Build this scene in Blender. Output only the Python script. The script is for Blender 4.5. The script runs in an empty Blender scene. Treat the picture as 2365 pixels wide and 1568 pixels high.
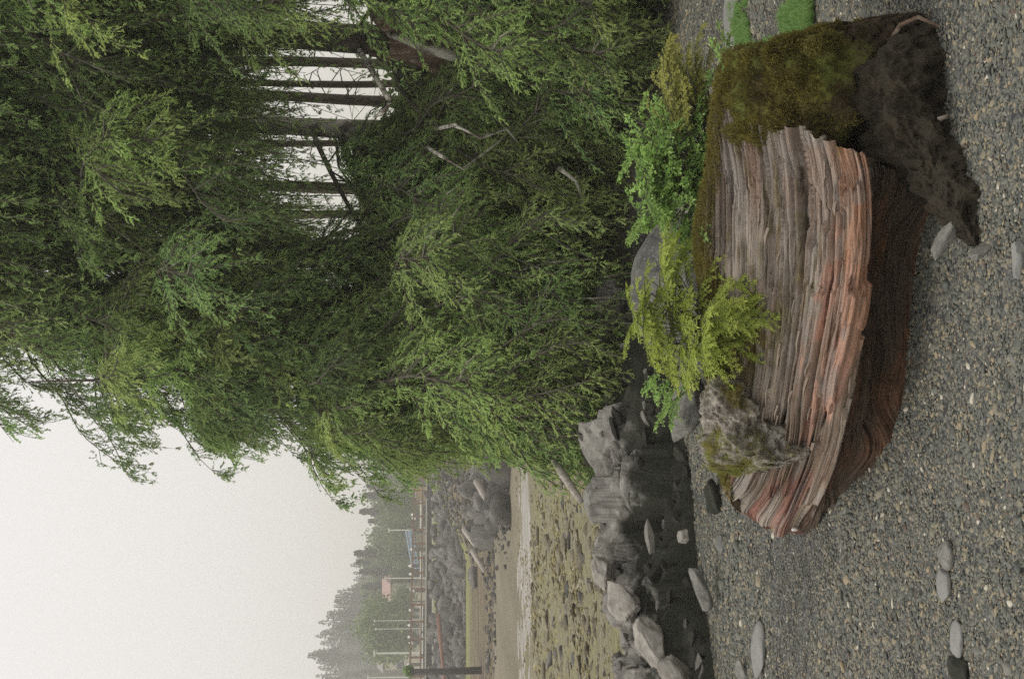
import bpy, bmesh, math, random
import numpy as np
from mathutils import Vector, Matrix

scene = bpy.context.scene
COL = scene.collection
R = math.radians

# ------------------------------------------------------------------ camera
# The photograph is a portrait frame lying on its side: world-up points to the left of the picture.
F = 3285.0; PITCH = R(3.27); CAMZ = 1.5
cam_data = bpy.data.cameras.new('camera'); cam_data.lens = 50; cam_data.sensor_width = 36
cam_data.sensor_fit = 'HORIZONTAL'; cam_data.clip_start = 0.05; cam_data.clip_end = 4000
cam = bpy.data.objects.new('camera', cam_data); COL.objects.link(cam)
cp, sp = math.cos(PITCH), math.sin(PITCH)
cam.matrix_world = Matrix(((0, 1, 0, 0), (-sp, 0, -cp, 0), (-cp, 0, sp, CAMZ), (0, 0, 0, 1)))
scene.camera = cam

# ------------------------------------------------------------------ world, sun, exposure
world = bpy.data.worlds.new('World'); scene.world = world; world.use_nodes = True
nt = world.node_tree; nt.nodes.clear()
out = nt.nodes.new('ShaderNodeOutputWorld'); bg = nt.nodes.new('ShaderNodeBackground')
sky = nt.nodes.new('ShaderNodeTexSky'); sky.sky_type = 'NISHITA'; sky.sun_disc = False
SUN_EL, SUN_AZ = R(58), R(-88)         # high, from the left
sky.sun_elevation = SUN_EL; sky.sun_rotation = SUN_AZ
bw = nt.nodes.new('ShaderNodeRGBToBW')
mul = nt.nodes.new('ShaderNodeMix'); mul.data_type = 'RGBA'
# overcast: the sky's own colour is nearly lost in an even warm white cloud layer
mul.inputs[0].default_value = 0.94
nt.links.new(sky.outputs[0], mul.inputs[6])
tc = nt.nodes.new('ShaderNodeTexCoord'); sep = nt.nodes.new('ShaderNodeSeparateXYZ')
ramp = nt.nodes.new('ShaderNodeValToRGB')
ramp.color_ramp.elements[0].position = 0.0; ramp.color_ramp.elements[0].color = (6.95, 6.65, 6.4, 1)
ramp.color_ramp.elements[1].position = 0.6; ramp.color_ramp.elements[1].color = (8.0, 7.8, 7.62, 1)
nt.links.new(tc.outputs['Generated'], sep.inputs[0]); nt.links.new(sep.outputs[2], ramp.inputs[0])
nt.links.new(ramp.outputs[0], mul.inputs[7])
nt.links.new(mul.outputs[2], bg.inputs[0]); bg.inputs[1].default_value = 0.1
nt.links.new(bg.outputs[0], out.inputs[0])

sd = bpy.data.lights.new('sun', 'SUN'); sd.energy = 1.15; sd.angle = R(25); sd.color = (1, 0.95, 0.88)
sun = bpy.data.objects.new('sun', sd); COL.objects.link(sun)
sdir = Vector((math.sin(SUN_AZ) * math.cos(SUN_EL), math.cos(SUN_AZ) * math.cos(SUN_EL), math.sin(SUN_EL)))
sun.rotation_euler = (-sdir).to_track_quat('-Z', 'Y').to_euler()
sun.location = (0, 0, 20)
vs = scene.view_settings; vs.view_transform = 'Standard'; vs.look = 'None'; vs.exposure = 0.38; vs.gamma = 1
vs.use_curve_mapping = False
scene.cycles.max_bounces = 9; scene.cycles.diffuse_bounces = 7; scene.cycles.sample_clamp_indirect = 4; scene.cycles.transparent_max_bounces = 8; scene.cycles.volume_bounces = 1
scene.cycles.use_denoising = False

# ------------------------------------------------------------------ helpers
rng = np.random.default_rng(7)
random.seed(7)

def at(u, v, y):
    """world point at depth y for a pixel of the upright photograph (1568 x 2365)"""
    a, b = (u - 784) / F, (v - 1182.5) / F
    k = y / (cp - b * sp)
    return np.array([a * k, y, CAMZ + k * (-sp - b * cp)])
def gy(v, z=0.0):
    b = (v - 1182.5) / F
    return (z - CAMZ) / (-sp - b * cp) * (cp - b * sp)
def proj(p):
    x, y, z = p[0], p[1], p[2] - CAMZ
    d = y * cp - z * sp; dn = -y * sp - z * cp
    return 784 + F * x / d, 1182.5 + F * dn / d

def hash3(i, j, k, s):
    n = (i * 374761393 + j * 668265263 + k * 2147483647 + s * 1274126177) & 0xFFFFFFFF
    n = ((n ^ (n >> 13)) * 1274126177) & 0xFFFFFFFF
    n = (n ^ (n >> 16)) & 0xFFFFFFFF
    return n / 4294967295.0
def vnoise(x, y, z=0.0, s=0):
    x, y, z = np.broadcast_arrays(np.asarray(x, float), np.asarray(y, float), np.asarray(z, float))
    xi, yi, zi = np.floor(x).astype(np.int64), np.floor(y).astype(np.int64), np.floor(z).astype(np.int64)
    fx, fy, fz = x - xi, y - yi, z - zi
    fx, fy, fz = [f * f * f * (f * (f * 6 - 15) + 10) for f in (fx, fy, fz)]
    r = 0
    for a in (0, 1):
        for b in (0, 1):
            for c in (0, 1):
                w = (fx if a else 1 - fx) * (fy if b else 1 - fy) * (fz if c else 1 - fz)
                r = r + w * hash3(xi + a, yi + b, zi + c, s)
    return r * 2 - 1
def fbm(x, y, z=0.0, o=4, s=0, g=0.5):
    r = 0; a = 1; t = 0; f = 1
    for k in range(o):
        r = r + a * vnoise(np.asarray(x) * f, np.asarray(y) * f, np.asarray(z) * f, s + k * 17); t += a; a *= g; f *= 2.03
    return r / t
def sstep(a, b, x):
    t = np.clip((x - a) / (b - a), 0, 1); return t * t * (3 - 2 * t)

def link(name, me, mat=None, parent=None):
    o = bpy.data.objects.new(name, me); COL.objects.link(o)
    if mat is not None and me is not None and len(me.materials) == 0: me.materials.append(mat)
    if parent is not None: o.parent = parent
    return o
def mesh(name, V, Fc, smooth=False):
    """numpy mesh from verts (n,3) and faces (m,k)"""
    V = np.asarray(V, np.float32); Fc = np.asarray(Fc, np.int32)
    me = bpy.data.meshes.new(name)
    me.vertices.add(len(V)); me.vertices.foreach_set('co', V.ravel())
    m, k = Fc.shape
    me.loops.add(m * k); me.loops.foreach_set('vertex_index', Fc.ravel())
    me.polygons.add(m); me.polygons.foreach_set('loop_start', np.arange(0, m * k, k, dtype=np.int32))
    me.polygons.foreach_set('loop_total', np.full(m, k, np.int32))
    if smooth: me.polygons.foreach_set('use_smooth', np.ones(m, bool))
    me.update(calc_edges=True); me.validate()
    return me
def vcol(me, name, arr):
    a = me.attributes.new(name, 'FLOAT_COLOR', 'POINT')
    c = np.ones((len(me.vertices), 4), np.float32); c[:, :3] = arr; a.data.foreach_set('color', c.ravel())
def vflt(me, name, arr):
    a = me.attributes.new(name, 'FLOAT', 'POINT'); a.data.foreach_set('value', np.asarray(arr, np.float32))
def vvec(me, name, arr):
    a = me.attributes.new(name, 'FLOAT_VECTOR', 'POINT'); a.data.foreach_set('vector', np.asarray(arr, np.float32).ravel())
def grid_faces(n, m, flip=False):
    i = np.arange(n - 1)[:, None] * m + np.arange(m - 1)[None, :]
    q = np.stack([i, i + 1, i + m + 1, i + m], -1).reshape(-1, 4)
    return q[:, ::-1] if flip else q
def tag(o, label=None, cat=None, group=None, kind=None):
    if label: o['label'] = label
    if cat: o['category'] = cat
    if group: o['group'] = group
    if kind: o['kind'] = kind
    return o
def empty(name, loc=(0, 0, 0)):
    o = bpy.data.objects.new(name, None); COL.objects.link(o); o.location = loc; o.empty_display_size = 0.1
    return o
class MB:
    def __init__(s): s.v = []; s.f = []
    def box(s, c, d, rot=None):
        c = np.array(c, float); d = np.array(d, float) / 2; b = len(s.v)
        for k in range(8):
            p = np.array([(1 if k & 1 else -1), (1 if k & 2 else -1), (1 if k & 4 else -1)]) * d
            if rot is not None: p = np.array(rot @ Vector(p))
            s.v.append(c + p)
        s.f += [[b + i for i in q] for q in ((0, 2, 3, 1), (4, 5, 7, 6), (0, 1, 5, 4), (2, 6, 7, 3), (0, 4, 6, 2), (1, 3, 7, 5))]
        return s
    def tube(s, pts, rad, n=8, cap=True):
        pts = [np.array(p, float) for p in pts]; b = len(s.v); N = len(pts)
        for i, p in enumerate(pts):
            d = pts[min(i + 1, N - 1)] - pts[max(i - 1, 0)]; d = d / (np.linalg.norm(d) + 1e-9)
            up = np.array([0, 0, 1.0]) if abs(d[2]) < .9 else np.array([1.0, 0, 0])
            a = np.cross(d, up); a /= np.linalg.norm(a); c = np.cross(d, a)
            r = rad[i] if hasattr(rad, '__len__') else rad
            for k in range(n):
                t = 2 * math.pi * k / n; s.v.append(p + r * (math.cos(t) * a + math.sin(t) * c))
        for i in range(N - 1):
            for k in range(n):
                k2 = (k + 1) % n
                s.f.append([b + i * n + k, b + i * n + k2, b + (i + 1) * n + k2, b + (i + 1) * n + k])
        if cap:
            s.f.append([b + k for k in range(n)][::-1]); s.f.append([b + (N - 1) * n + k for k in range(n)])
        return s
    def poly(s, vs, fs):
        b = len(s.v); s.v += [np.array(v, float) for v in vs]; s.f += [[b + i for i in f] for f in fs]; return s
    def build(s, name, mat, parent=None, smooth=False):
        me = bpy.data.meshes.new(name); me.from_pydata([tuple(v) for v in s.v], [], s.f); me.update()
        if smooth: me.polygons.foreach_set('use_smooth', np.ones(len(me.polygons), bool))
        return link(name, me, mat, parent)

# ------------------------------------------------------------------ materials
class NT:
    def __init__(s, name):
        s.m = bpy.data.materials.new(name); s.m.use_nodes = True; s.t = s.m.node_tree; s.t.nodes.clear()
        s.out = s.n('ShaderNodeOutputMaterial')
    def n(s, typ, **kw):
        o = s.t.nodes.new(typ)
        for k, v in kw.items(): setattr(o, k, v)
        return o
    def l(s, a, b): s.t.links.new(a, b)
    def val(s, sock, v):
        if hasattr(v, 'links') or hasattr(v, 'is_linked'): s.l(v, sock)
        else: sock.default_value = v
    def pos(s):
        return s.n('ShaderNodeNewGeometry').outputs['Position']
    def obj(s): return s.n('ShaderNodeTexCoord').outputs['Object']
    def mapping(s, vec, scale=(1, 1, 1), rot=(0, 0, 0)):
        m = s.n('ShaderNodeMapping'); s.l(vec, m.inputs[0]); m.inputs['Scale'].default_value = scale; m.inputs['Rotation'].default_value = rot
        return m.outputs[0]
    def noise(s, vec, scale, detail=4, rough=.55, col=False, dist=0):
        n = s.n('ShaderNodeTexNoise'); s.l(vec, n.inputs['Vector']); n.inputs['Scale'].default_value = scale
        n.inputs['Detail'].default_value = detail; n.inputs['Roughness'].default_value = rough; n.inputs['Distortion'].default_value = dist
        return n.outputs[1 if col else 0]
    def vor(s, vec, scale, out='Color', feature='F1', rnd=1):
        n = s.n('ShaderNodeTexVoronoi'); n.feature = feature; s.l(vec, n.inputs['Vector']); n.inputs['Scale'].default_value = scale
        n.inputs['Randomness'].default_value = rnd
        return n.outputs[out]
    def ramp(s, fac, stops, interp='LINEAR'):
        r = s.n('ShaderNodeValToRGB'); r.color_ramp.interpolation = interp; s.l(fac, r.inputs[0])
        e = r.color_ramp.elements
        while len(e) < len(stops): e.new(.5)
        for el, (p, c) in zip(e, stops):
            el.position = p; el.color = (c, c, c, 1) if not hasattr(c, '__len__') else (*c, 1)
        return r.outputs[0]
    def mix(s, fac, a, b, blend='MIX'):
        m = s.n('ShaderNodeMix', data_type='RGBA', blend_type=blend)
        s.val(m.inputs[0], fac)
        for sock, v in ((m.inputs[6], a), (m.inputs[7], b)):
            if hasattr(v, 'is_linked'): s.l(v, sock)
            else: sock.default_value = (*v, 1) if len(v) == 3 else v
        return m.outputs[2]
    def math(s, op, a, b=0.0, c=None):
        m = s.n('ShaderNodeMath', operation=op); s.val(m.inputs[0], a); s.val(m.inputs[1], b)
        if c is not None: s.val(m.inputs[2], c)
        return m.outputs[0]
    def attr(s, name, out='Color'):
        a = s.n('ShaderNodeAttribute'); a.attribute_name = name; return a.outputs[out]
    def rand(s): return s.n('ShaderNodeObjectInfo').outputs['Random']
    def hsv(s, col, h=.5, sa=1., v=1.):
        n = s.n('ShaderNodeHueSaturation'); s.val(n.inputs['Hue'], h); s.val(n.inputs['Saturation'], sa); s.val(n.inputs['Value'], v)
        s.l(col, n.inputs['Color']); return n.outputs[0]
    def bsdf(s, col, rough=.8, spec=.3, bump=None, bstr=.3, bdist=.01, metallic=0):
        b = s.n('ShaderNodeBsdfPrincipled')
        if hasattr(col, 'is_linked'): s.l(col, b.inputs['Base Color'])
        else: b.inputs['Base Color'].default_value = (*col, 1)
        s.val(b.inputs['Roughness'], rough); b.inputs['Specular IOR Level'].default_value = spec; b.inputs['Metallic'].default_value = metallic
        if bump is not None:
            n = s.n('ShaderNodeBump'); s.l(bump, n.inputs['Height']); n.inputs['Strength'].default_value = bstr
            n.inputs['Distance'].default_value = bdist; s.l(n.outputs[0], b.inputs['Normal'])
        s.l(b.outputs[0], s.out.inputs[0]); return b

def foliage_mat(name, c1, c2, ctip, trans=.3, hv=.35):
    m = NT(name); r = m.rand()
    c = m.mix(r, c1, c2)
    blade = m.attr('rnd', 'Fac')
    c = m.mix(m.ramp(blade, [(.0, 0.), (1., .8)]), c, ctip)
    c = m.hsv(c, 0.5, 1., m.ramp(m.math('FRACT', m.math('MULTIPLY', r, 7.3)), [(0, 1 - hv), (1, 1 + hv)]))
    d = m.n('ShaderNodeBsdfPrincipled'); m.l(c, d.inputs['Base Color']); d.inputs['Roughness'].default_value = .65; d.inputs['Specular IOR Level'].default_value = .2
    t = m.n('ShaderNodeBsdfTranslucent'); m.l(c, t.inputs[0])
    mx = m.n('ShaderNodeMixShader'); mx.inputs[0].default_value = trans
    m.l(d.outputs[0], mx.inputs[1]); m.l(t.outputs[0], mx.inputs[2]); m.l(mx.outputs[0], m.out.inputs[0])
    return m.m
M = {}
M['needle'] = foliage_mat('spruce needles', (.17, .30, .12), (.26, .36, .12), (.46, .60, .21), .45, .42)
M['needle_f'] = foliage_mat('fresh green needles', (.25, .38, .14), (.35, .43, .14), (.58, .68, .25), .45, .3)
M['needle_y'] = foliage_mat('yellow green needles', (.27, .35, .06), (.36, .43, .08), (.54, .60, .15), .4, .15)
M['needle_o'] = foliage_mat('golden needles', (.26, .29, .07), (.32, .31, .08), (.48, .46, .13), .35, .2)
M['leaf'] = foliage_mat('green leaves', (.22, .38, .10), (.30, .46, .12), (.48, .64, .22), .4, .25)
M['leaf_dark'] = foliage_mat('under growth leaves', (.12, .18, .075), (.16, .21, .08), (.25, .32, .12), .4, .3)
M['bush'] = foliage_mat('alder leaves', (.15, .24, .06), (.2, .29, .07), (.38, .48, .12), .4, .3)
M['grass'] = foliage_mat('grass blades', (.17, .32, .09), (.23, .38, .11), (.38, .54, .2), .4, .2)
M['moss_fuzz'] = foliage_mat('moss tufts', (.15, .125, .035), (.21, .19, .045), (.45, .38, .09), .3, .4)
M['far_needle'] = foliage_mat('distant conifer needles', (.06, .07, .045), (.07, .085, .05), (.10, .12, .06), .1, .25)
M['far_leaf'] = foliage_mat('distant leaves', (.10, .16, .05), (.14, .18, .06), (.18, .24, .07), .2, .25)

def bark_mat(name, a, b, lich, lam=.5):
    m = NT(name); p = m.obj()
    n = m.noise(m.mapping(p, (1, 1, .15)), 26, 6, .65)
    c = m.mix(m.ramp(n, [(.3, 0.), (.7, 1.)]), a, b)
    l = m.noise(p, 9, 5, .6)
    c = m.mix(m.ramp(l, [(lam, 0.), (lam + .12, 1.)]), c, lich)
    m.bsdf(c, .9, .15, n, .8, .02); return m.m
M['bark'] = bark_mat('spruce bark', (.07, .06, .048), (.19, .155, .125), (.26, .24, .2), .58)
M['bark_lichen'] = bark_mat('lichen covered bark', (.09, .08, .065), (.24, .21, .17), (.5, .48, .4), .42)
M['twig'] = bark_mat('branch bark', (.07, .065, .045), (.14, .13, .095), (.28, .28, .21), .58)
M['old_wood'] = bark_mat('stump wood', (.07, .05, .035), (.28, .19, .14), (.42, .38, .31), .55)
M['drift'] = bark_mat('bleached driftwood', (.28, .25, .21), (.5, .46, .40), (.6, .56, .5), .6)
M['red_pole'] = bark_mat('reddish driftwood pole', (.2, .1, .06), (.36, .2, .14), (.4, .3, .22), .7)

def rock_mat(name, a, b, c3, lam=.55, dark=None, shade_z=None, scale=6.):
    m = NT(name); p = m.obj()
    n = m.noise(p, scale, 8, .62, dist=.4); f = m.noise(p, scale * 9, 5, .7)
    c = m.mix(m.ramp(n, [(.32, 0.), (.68, 1.)]), a, b)
    c = m.mix(m.ramp(f, [(lam, 0.), (lam + .1, .8)]), c, c3)
    c = m.hsv(c, .5, 1., m.ramp(m.rand(), [(0, .6), (1, 1.3)]))
    if shade_z is not None:  # painted shade: dark colour below a noisy height
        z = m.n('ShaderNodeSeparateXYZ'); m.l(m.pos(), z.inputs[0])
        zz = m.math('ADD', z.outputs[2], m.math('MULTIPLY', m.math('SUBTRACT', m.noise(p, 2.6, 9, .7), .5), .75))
        c = m.mix(m.ramp(m.math('ADD', m.math('MULTIPLY', m.math('SUBTRACT', zz, shade_z), 5), .5), [(.25, 1.), (.75, 0.)]), c, dark)
    m.bsdf(c, .88, .2, m.math('ADD', m.math('ADD', n, m.math('MULTIPLY', f, .5)), m.math('MULTIPLY', m.vor(m.mapping(p, (1, 1, 2.2), (.4, .3, .2)), scale * 1.3, 'Distance', 'DISTANCE_TO_EDGE'), .6)), .75, .012 if scale > 3 else .08); return m.m
M['rock'] = rock_mat('grey beach rock', (.12, .12, .105), (.29, .28, .25), (.38, .36, .32), scale=26)
M['rock_lib'] = rock_mat('grey flat stone', (.13, .125, .11), (.26, .25, .23), (.33, .32, .29), scale=2.5)
M['rock_smooth'] = rock_mat('smooth grey stone', (.21, .21, .195), (.28, .275, .255), (.29, .285, .27), .66, scale=14)
M['rock_pale'] = rock_mat('pale weathered rock', (.20, .185, .16), (.40, .375, .33), (.12, .11, .08), .62, scale=12)
M['rock_brown'] = rock_mat('brown weed stained stone', (.22, .19, .12), (.36, .325, .24), (.42, .39, .32), .62, scale=2.5)
M['rock_pale1'] = rock_mat('pale ledge slab', (.17, .16, .14), (.36, .34, .30), (.10, .10, .08), .6, scale=2.2)
M['rock_dark1'] = rock_mat('ledge slab in painted shade', (.035, .035, .026), (.09, .086, .066), (.20, .19, .16), .6, scale=2.2)  # dark copies carry the painted shade down the ledge face
M['rip'] = rock_mat('dark blasted riprap rock', (.075, .075, .068), (.21, .20, .175), (.36, .335, .29), .62, scale=2)
M['rock_dark'] = rock_mat('black algae covered rock', (.02, .022, .016), (.05, .05, .038), (.10, .10, .085), .63, scale=22)
M['outcrop'] = rock_mat('outcrop rock with painted shade', (.15, .145, .13), (.36, .34, .30), (.10, .10, .085), .58, (.033, .034, .025), .33, 9)  # dark lower colour paints the shade on the ledge's front face
M['bedrock_shade'] = rock_mat('bedrock with painted shade', (.02, .017, .011), (.045, .036, .023), (.11, .085, .06), .64, scale=14)  # near-black tones put the shade under the log into the colour
M['boulder'] = rock_mat('lichen speckled boulder', (.06, .06, .055), (.17, .165, .15), (.42, .42, .35), .56, scale=11)

# pebble: colour picked per stone
m = NT('mixed pebbles'); r = m.rand(); p = m.obj()
c = m.ramp(r, [(0, (.075, .085, .08)), (.16, (.13, .145, .13)), (.32, (.20, .205, .18)), (.45, (.10, .12, .11)), (.56, (.27, .25, .185)), (.66, (.16, .17, .155)),
               (.76, (.34, .30, .21)), (.84, (.15, .11, .08)), (.885, (.24, .235, .21)), (.945, (.42, .34, .22)), (.987, (.68, .66, .6))], 'CONSTANT')
c = m.mix(.22, c, (.165, .165, .15)); c = m.mix(1., c, (1.0, .985, .925), 'MULTIPLY'); c = m.mix(.35, c, m.ramp(m.noise(p, 2.5, 3), [(.3, (.07, .068, .06)), (.7, (.34, .315, .26))]), 'OVERLAY')
m.bsdf(c, .6, .4); M['pebble'] = m.m

def plain(name, c, rough=.7, spec=.3, ns=3., amt=.25):
    m = NT(name); n = m.noise(m.obj(), ns, 5, .6)
    col = m.mix(n, tuple(x * (1 - amt) for x in c), tuple(min(1, x * (1 + amt)) for x in c))
    m.bsdf(col, rough, spec, n, .2, .01); M[name] = m.m; return m.m
plain('brown rail wood', (.20, .12, .075)); plain('dark timber', (.045, .04, .035)); plain('concrete deck', (.5, .48, .43), amt=.1)
plain('white paint', (.8, .8, .78), .5, .4, amt=.05); plain('pale pole metal', (.62, .62, .58), amt=.08); plain('grey roof', (.24, .21, .2), amt=.15)
plain('red roof', (.37, .23, .195), amt=.12); plain('ochre wall', (.45, .30, .14), amt=.1); plain('cream wall', (.5, .46, .38), amt=.1)
plain('blue grey paint', (.25, .33, .42), amt=.1); plain('dark glass', (.03, .035, .04), .15, .6, amt=.1); plain('black piling', (.06, .055, .05))
plain('red trim', (.5, .12, .08)); plain('shell white', (.85, .84, .8), .4, .4, amt=.04)

# ground sheet
m = NT('beach ground'); P = m.pos(); sx = m.n('ShaderNodeSeparateXYZ'); m.l(P, sx.inputs[0]); Y = sx.outputs[1]; Z = sx.outputs[2]
wob = m.math('MULTIPLY', m.math('SUBTRACT', m.noise(P, .45, 5, .6), .5), 1.0)
v1 = m.vor(P, 75); v2 = m.vor(P, 45)
grav = m.mix(m.ramp(m.math('MULTIPLY', m.n('ShaderNodeRGBToBW').outputs[0], 1.0), [(0, 0.), (1, 1.)]), (.06, .062, .06), (.1, .1, .095))
sp1 = m.n('ShaderNodeSeparateColor'); m.l(v1, sp1.inputs[0])
grav = m.ramp(sp1.outputs[0], [(0, (.045, .047, .046)), (.5, (.10, .10, .095)), (.8, (.15, .145, .125)), (.95, (.25, .23, .19))], 'CONSTANT')
Pm = m.mapping(P, (1, .25, 1))
fl = m.noise(P, 1.3, 7, .62); fl2 = m.noise(m.mapping(P, (1, .5, 1)), 9, 6, .7)
flat = m.mix(m.ramp(fl, [(.35, 0.), (.62, 1.)]), (.235, .215, .15), (.25, .235, .10))
flat = m.mix(m.ramp(fl2, [(.42, 0.), (.58, 1.)]), m.mix(.5, flat, (.10, .09, .06)), flat)
flat = m.mix(m.ramp(m.noise(P, 6, 5, .7), [(.58, 0.), (.66, .7)]), flat, (.36, .33, .27))
mud = m.mix(m.ramp(m.noise(Pm, .35, 6, .65), [(.3, 0.), (.7, 1.)]), (.15, .13, .085), (.25, .22, .15))
mud2 = m.mix(m.ramp(m.noise(m.mapping(P, (.5, .8, 1)), .6, 9, .75, dist=1.), [(.40, 0.), (.60, 1.)]), (.085, .06, .045), (.19, .155, .07))
grs = m.mix(m.noise(P, 2.2, 6, .7), (.13, .17, .05), (.30, .27, .09))
def zone(a, b, jit=1.): return m.ramp(m.math('DIVIDE', m.math('SUBTRACT', m.math('ADD', Y, m.math('MULTIPLY', wob, jit)), a), b - a), [(0, 0.), (1, 1.)])
c = m.mix(zone(9.3, 10.2, 3), grav, flat)
c = m.mix(zone(30, 40, 12), c, mud)
c = m.mix(zone(59.6, 60.6, 1), c, mud2)
c = m.mix(zone(84, 92, 10), c, grs)
bank = m.attr('bank', 'Fac')
soil = m.mix(m.noise(P, 7, 5, .7), (.03, .026, .018), (.08, .07, .045))
c = m.mix(bank, c, soil)
hb = m.math('ADD', m.math('MULTIPLY', m.vor(P, 60, 'Distance'), -1.0), m.math('MULTIPLY', fl2, .8))
m.bsdf(c, .85, .25, hb, .6, .02); M['ground'] = m.m

m = NT('shallow stream water'); P = m.pos()
n = m.noise(m.mapping(P, (.35, 1.6, 1)), 3.5, 6, .7)
c = m.mix(m.ramp(n, [(.42, 0.), (.6, 1.)]), (.20, .18, .14), (.34, .32, .28))
b = m.bsdf(c, m.ramp(n, [(.4, .8), (.6, .4)]), .6, n, .25, .03); M['water'] = m.m

# wood of the log: base colour and grain come from attributes laid along the log
m = NT('weathered drift log wood'); st = m.attr('st', 'Vector')
g1 = m.noise(m.mapping(st, (3.5, 62, 1)), 1, 9, .75); g2 = m.noise(m.mapping(st, (7, 230, 1)), 1, 5, .75)
c = m.attr('tone')
c = m.mix(m.ramp(g1, [(.38, 0.), (.47, 1.)]), m.mix(1., c, (.27, .24, .22), 'MULTIPLY'), c)
c = m.mix(m.ramp(g2, [(.5, 0.), (.72, .5)]), c, m.mix(.5, c, (.42, .38, .34)))
h = m.math('ADD', g1, m.math('MULTIPLY', g2, .5))
m.bsdf(c, .85, .2, h, 1., .012); M['log'] = m.m

m = NT('olive moss'); p = m.pos()
n = m.noise(p, 11, 7, .65); n2 = m.noise(p, 50, 4, .7)
c = m.ramp(n, [(.25, (.055, .045, .02)), (.45, (.11, .085, .028)), (.6, (.21, .185, .045)), (.74, (.30, .21, .055))])
c = m.mix(m.ramp(n2, [(.35, .7), (.6, 0.)]), c, (.02, .018, .008))
c = m.mix(m.ramp(m.noise(p, 5, 4, .6), [(.45, 0.), (.62, .7)]), c, (.14, .17, .04))
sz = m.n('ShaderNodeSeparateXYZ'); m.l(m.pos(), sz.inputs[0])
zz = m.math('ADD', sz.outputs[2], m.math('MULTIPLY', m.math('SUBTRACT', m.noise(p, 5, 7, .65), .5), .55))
c = m.mix(m.ramp(zz, [(.17, 1.), (.33, 0.)]), c, m.ramp(m.noise(m.mapping(p, (1, 1, 2)), 16, 6, .7), [(.35, (.025, .02, .013)), (.6, (.075, .052, .034)), (.75, (.2, .15, .12))]))  # rotten brown below also paints the shade of the hollow
m.bsdf(c, .95, .1, m.math('ADD', n, n2), 1., .02); M['moss'] = m.m

m = NT('lichen crusted root wood'); p = m.obj()
n = m.noise(m.mapping(p, (1, 1, 2.)), 22, 8, .7); n3 = m.noise(p, 6, 5, .6)
c = m.mix(m.ramp(n, [(.35, 0.), (.62, 1.)]), (.13, .11, .085), (.50, .46, .39))
c = m.mix(m.ramp(n3, [(.5, 0.), (.6, .85)]), c, m.ramp(m.noise(p, 45, 4, .7), [(.3, (.12, .09, .02)), (.55, (.28, .23, .04)), (.75, (.16, .22, .05))]))
m.bsdf(c, .9, .15, n, 1., .03); M['knob'] = m.m

# ------------------------------------------------------------------ ground
def gz(x, y):
    x = np.asarray(x, float); y = np.asarray(y, float)
    z = np.interp(y, [-12, 8, 14.5, 25, 38, 60, 61, 70, 92, 97, 106, 1600], [0, 0, -.33, -.75, -1.0, -1.24, -1.02, -1.0, -.9, -.75, 1.25, 1.3])
    xl = np.interp(y, [0, 9, 15, 40, 60, 100], [-.55, -.62, -1.0, -3.6, -5.2, -8])
    b = sstep(0, 1, (x - xl + .35 * vnoise(y * .4, 3.1)) / np.interp(y, [8, 15, 60], [.7, 1.2, 6])) * sstep(9.3, 10.9, y)
    z = z + b * (1.05 - z) * (y > 8)
    # spur of the rocky bank that comes toward the beach beside the trees
    sp_ = np.exp(-((x + .098 * y + .3) / (.035 * y + .4)) ** 2) * sstep(44, 95, y)
    z = np.maximum(z, -1.15 + sp_ * 2.2 * sstep(44, 100, y)) if np.ndim(z) else z
    return z
ys = np.concatenate([np.linspace(-12, 2.5, 20), np.linspace(2.6, 15, 170), np.geomspace(15.1, 115, 130), np.geomspace(118, 1580, 24)])
ss = np.sinh(np.linspace(-2.2, 2.2, 150)) / math.sinh(2.2)
SX, SY = np.meshgrid(ss, ys)
GX = SX * (3.5 + .55 * np.clip(SY, 0, None)); GYv = SY
GZ = gz(GX, GYv)
GZ = GZ + .015 * fbm(GX * .9, GYv * .9, 0, 3) * (GYv < 9) + (.05 * fbm(GX * .8, GYv * .5, 2, 4)) * ((GYv > 9.5) & (GYv < 60)) * sstep(9.5, 12, GYv)
me = mesh('ground', np.stack([GX, GYv, GZ], -1).reshape(-1, 3), grid_faces(len(ys), len(ss)), True)
bk = sstep(.02, .25, GZ - .02) * (GYv < 60) * (GYv > 8)
vflt(me, 'bank', bk.ravel())
g = link('ground', me, M['ground']); tag(g, 'grey gravel beach running out to brown tidal flats', kind='structure')

# stream crossing the flat
xs = np.linspace(-30, 4, 260); V = []
for x in xs:
    yc = 38.5 + 1.2 * math.sin(x * .35) + .6 * math.sin(x * .9 + 1); k = np.arange(26); e = np.abs(k - 12.5) / 12.5
    yy = yc - 4.6 + 9.2 * k / 25; zz = gz(np.full(26, x), yy) + .02 - .07 * e ** 2 + .075 * fbm(x * .7, yy * .8, 0, 4, 31)
    V += list(zip([x] * 26, yy, zz))
me = mesh('stream', V, grid_faces(len(xs), 26, True), True)
o = link('stream', me, M['water']); tag(o, 'pale shallow stream crossing the tidal flat', kind='structure')

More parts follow.
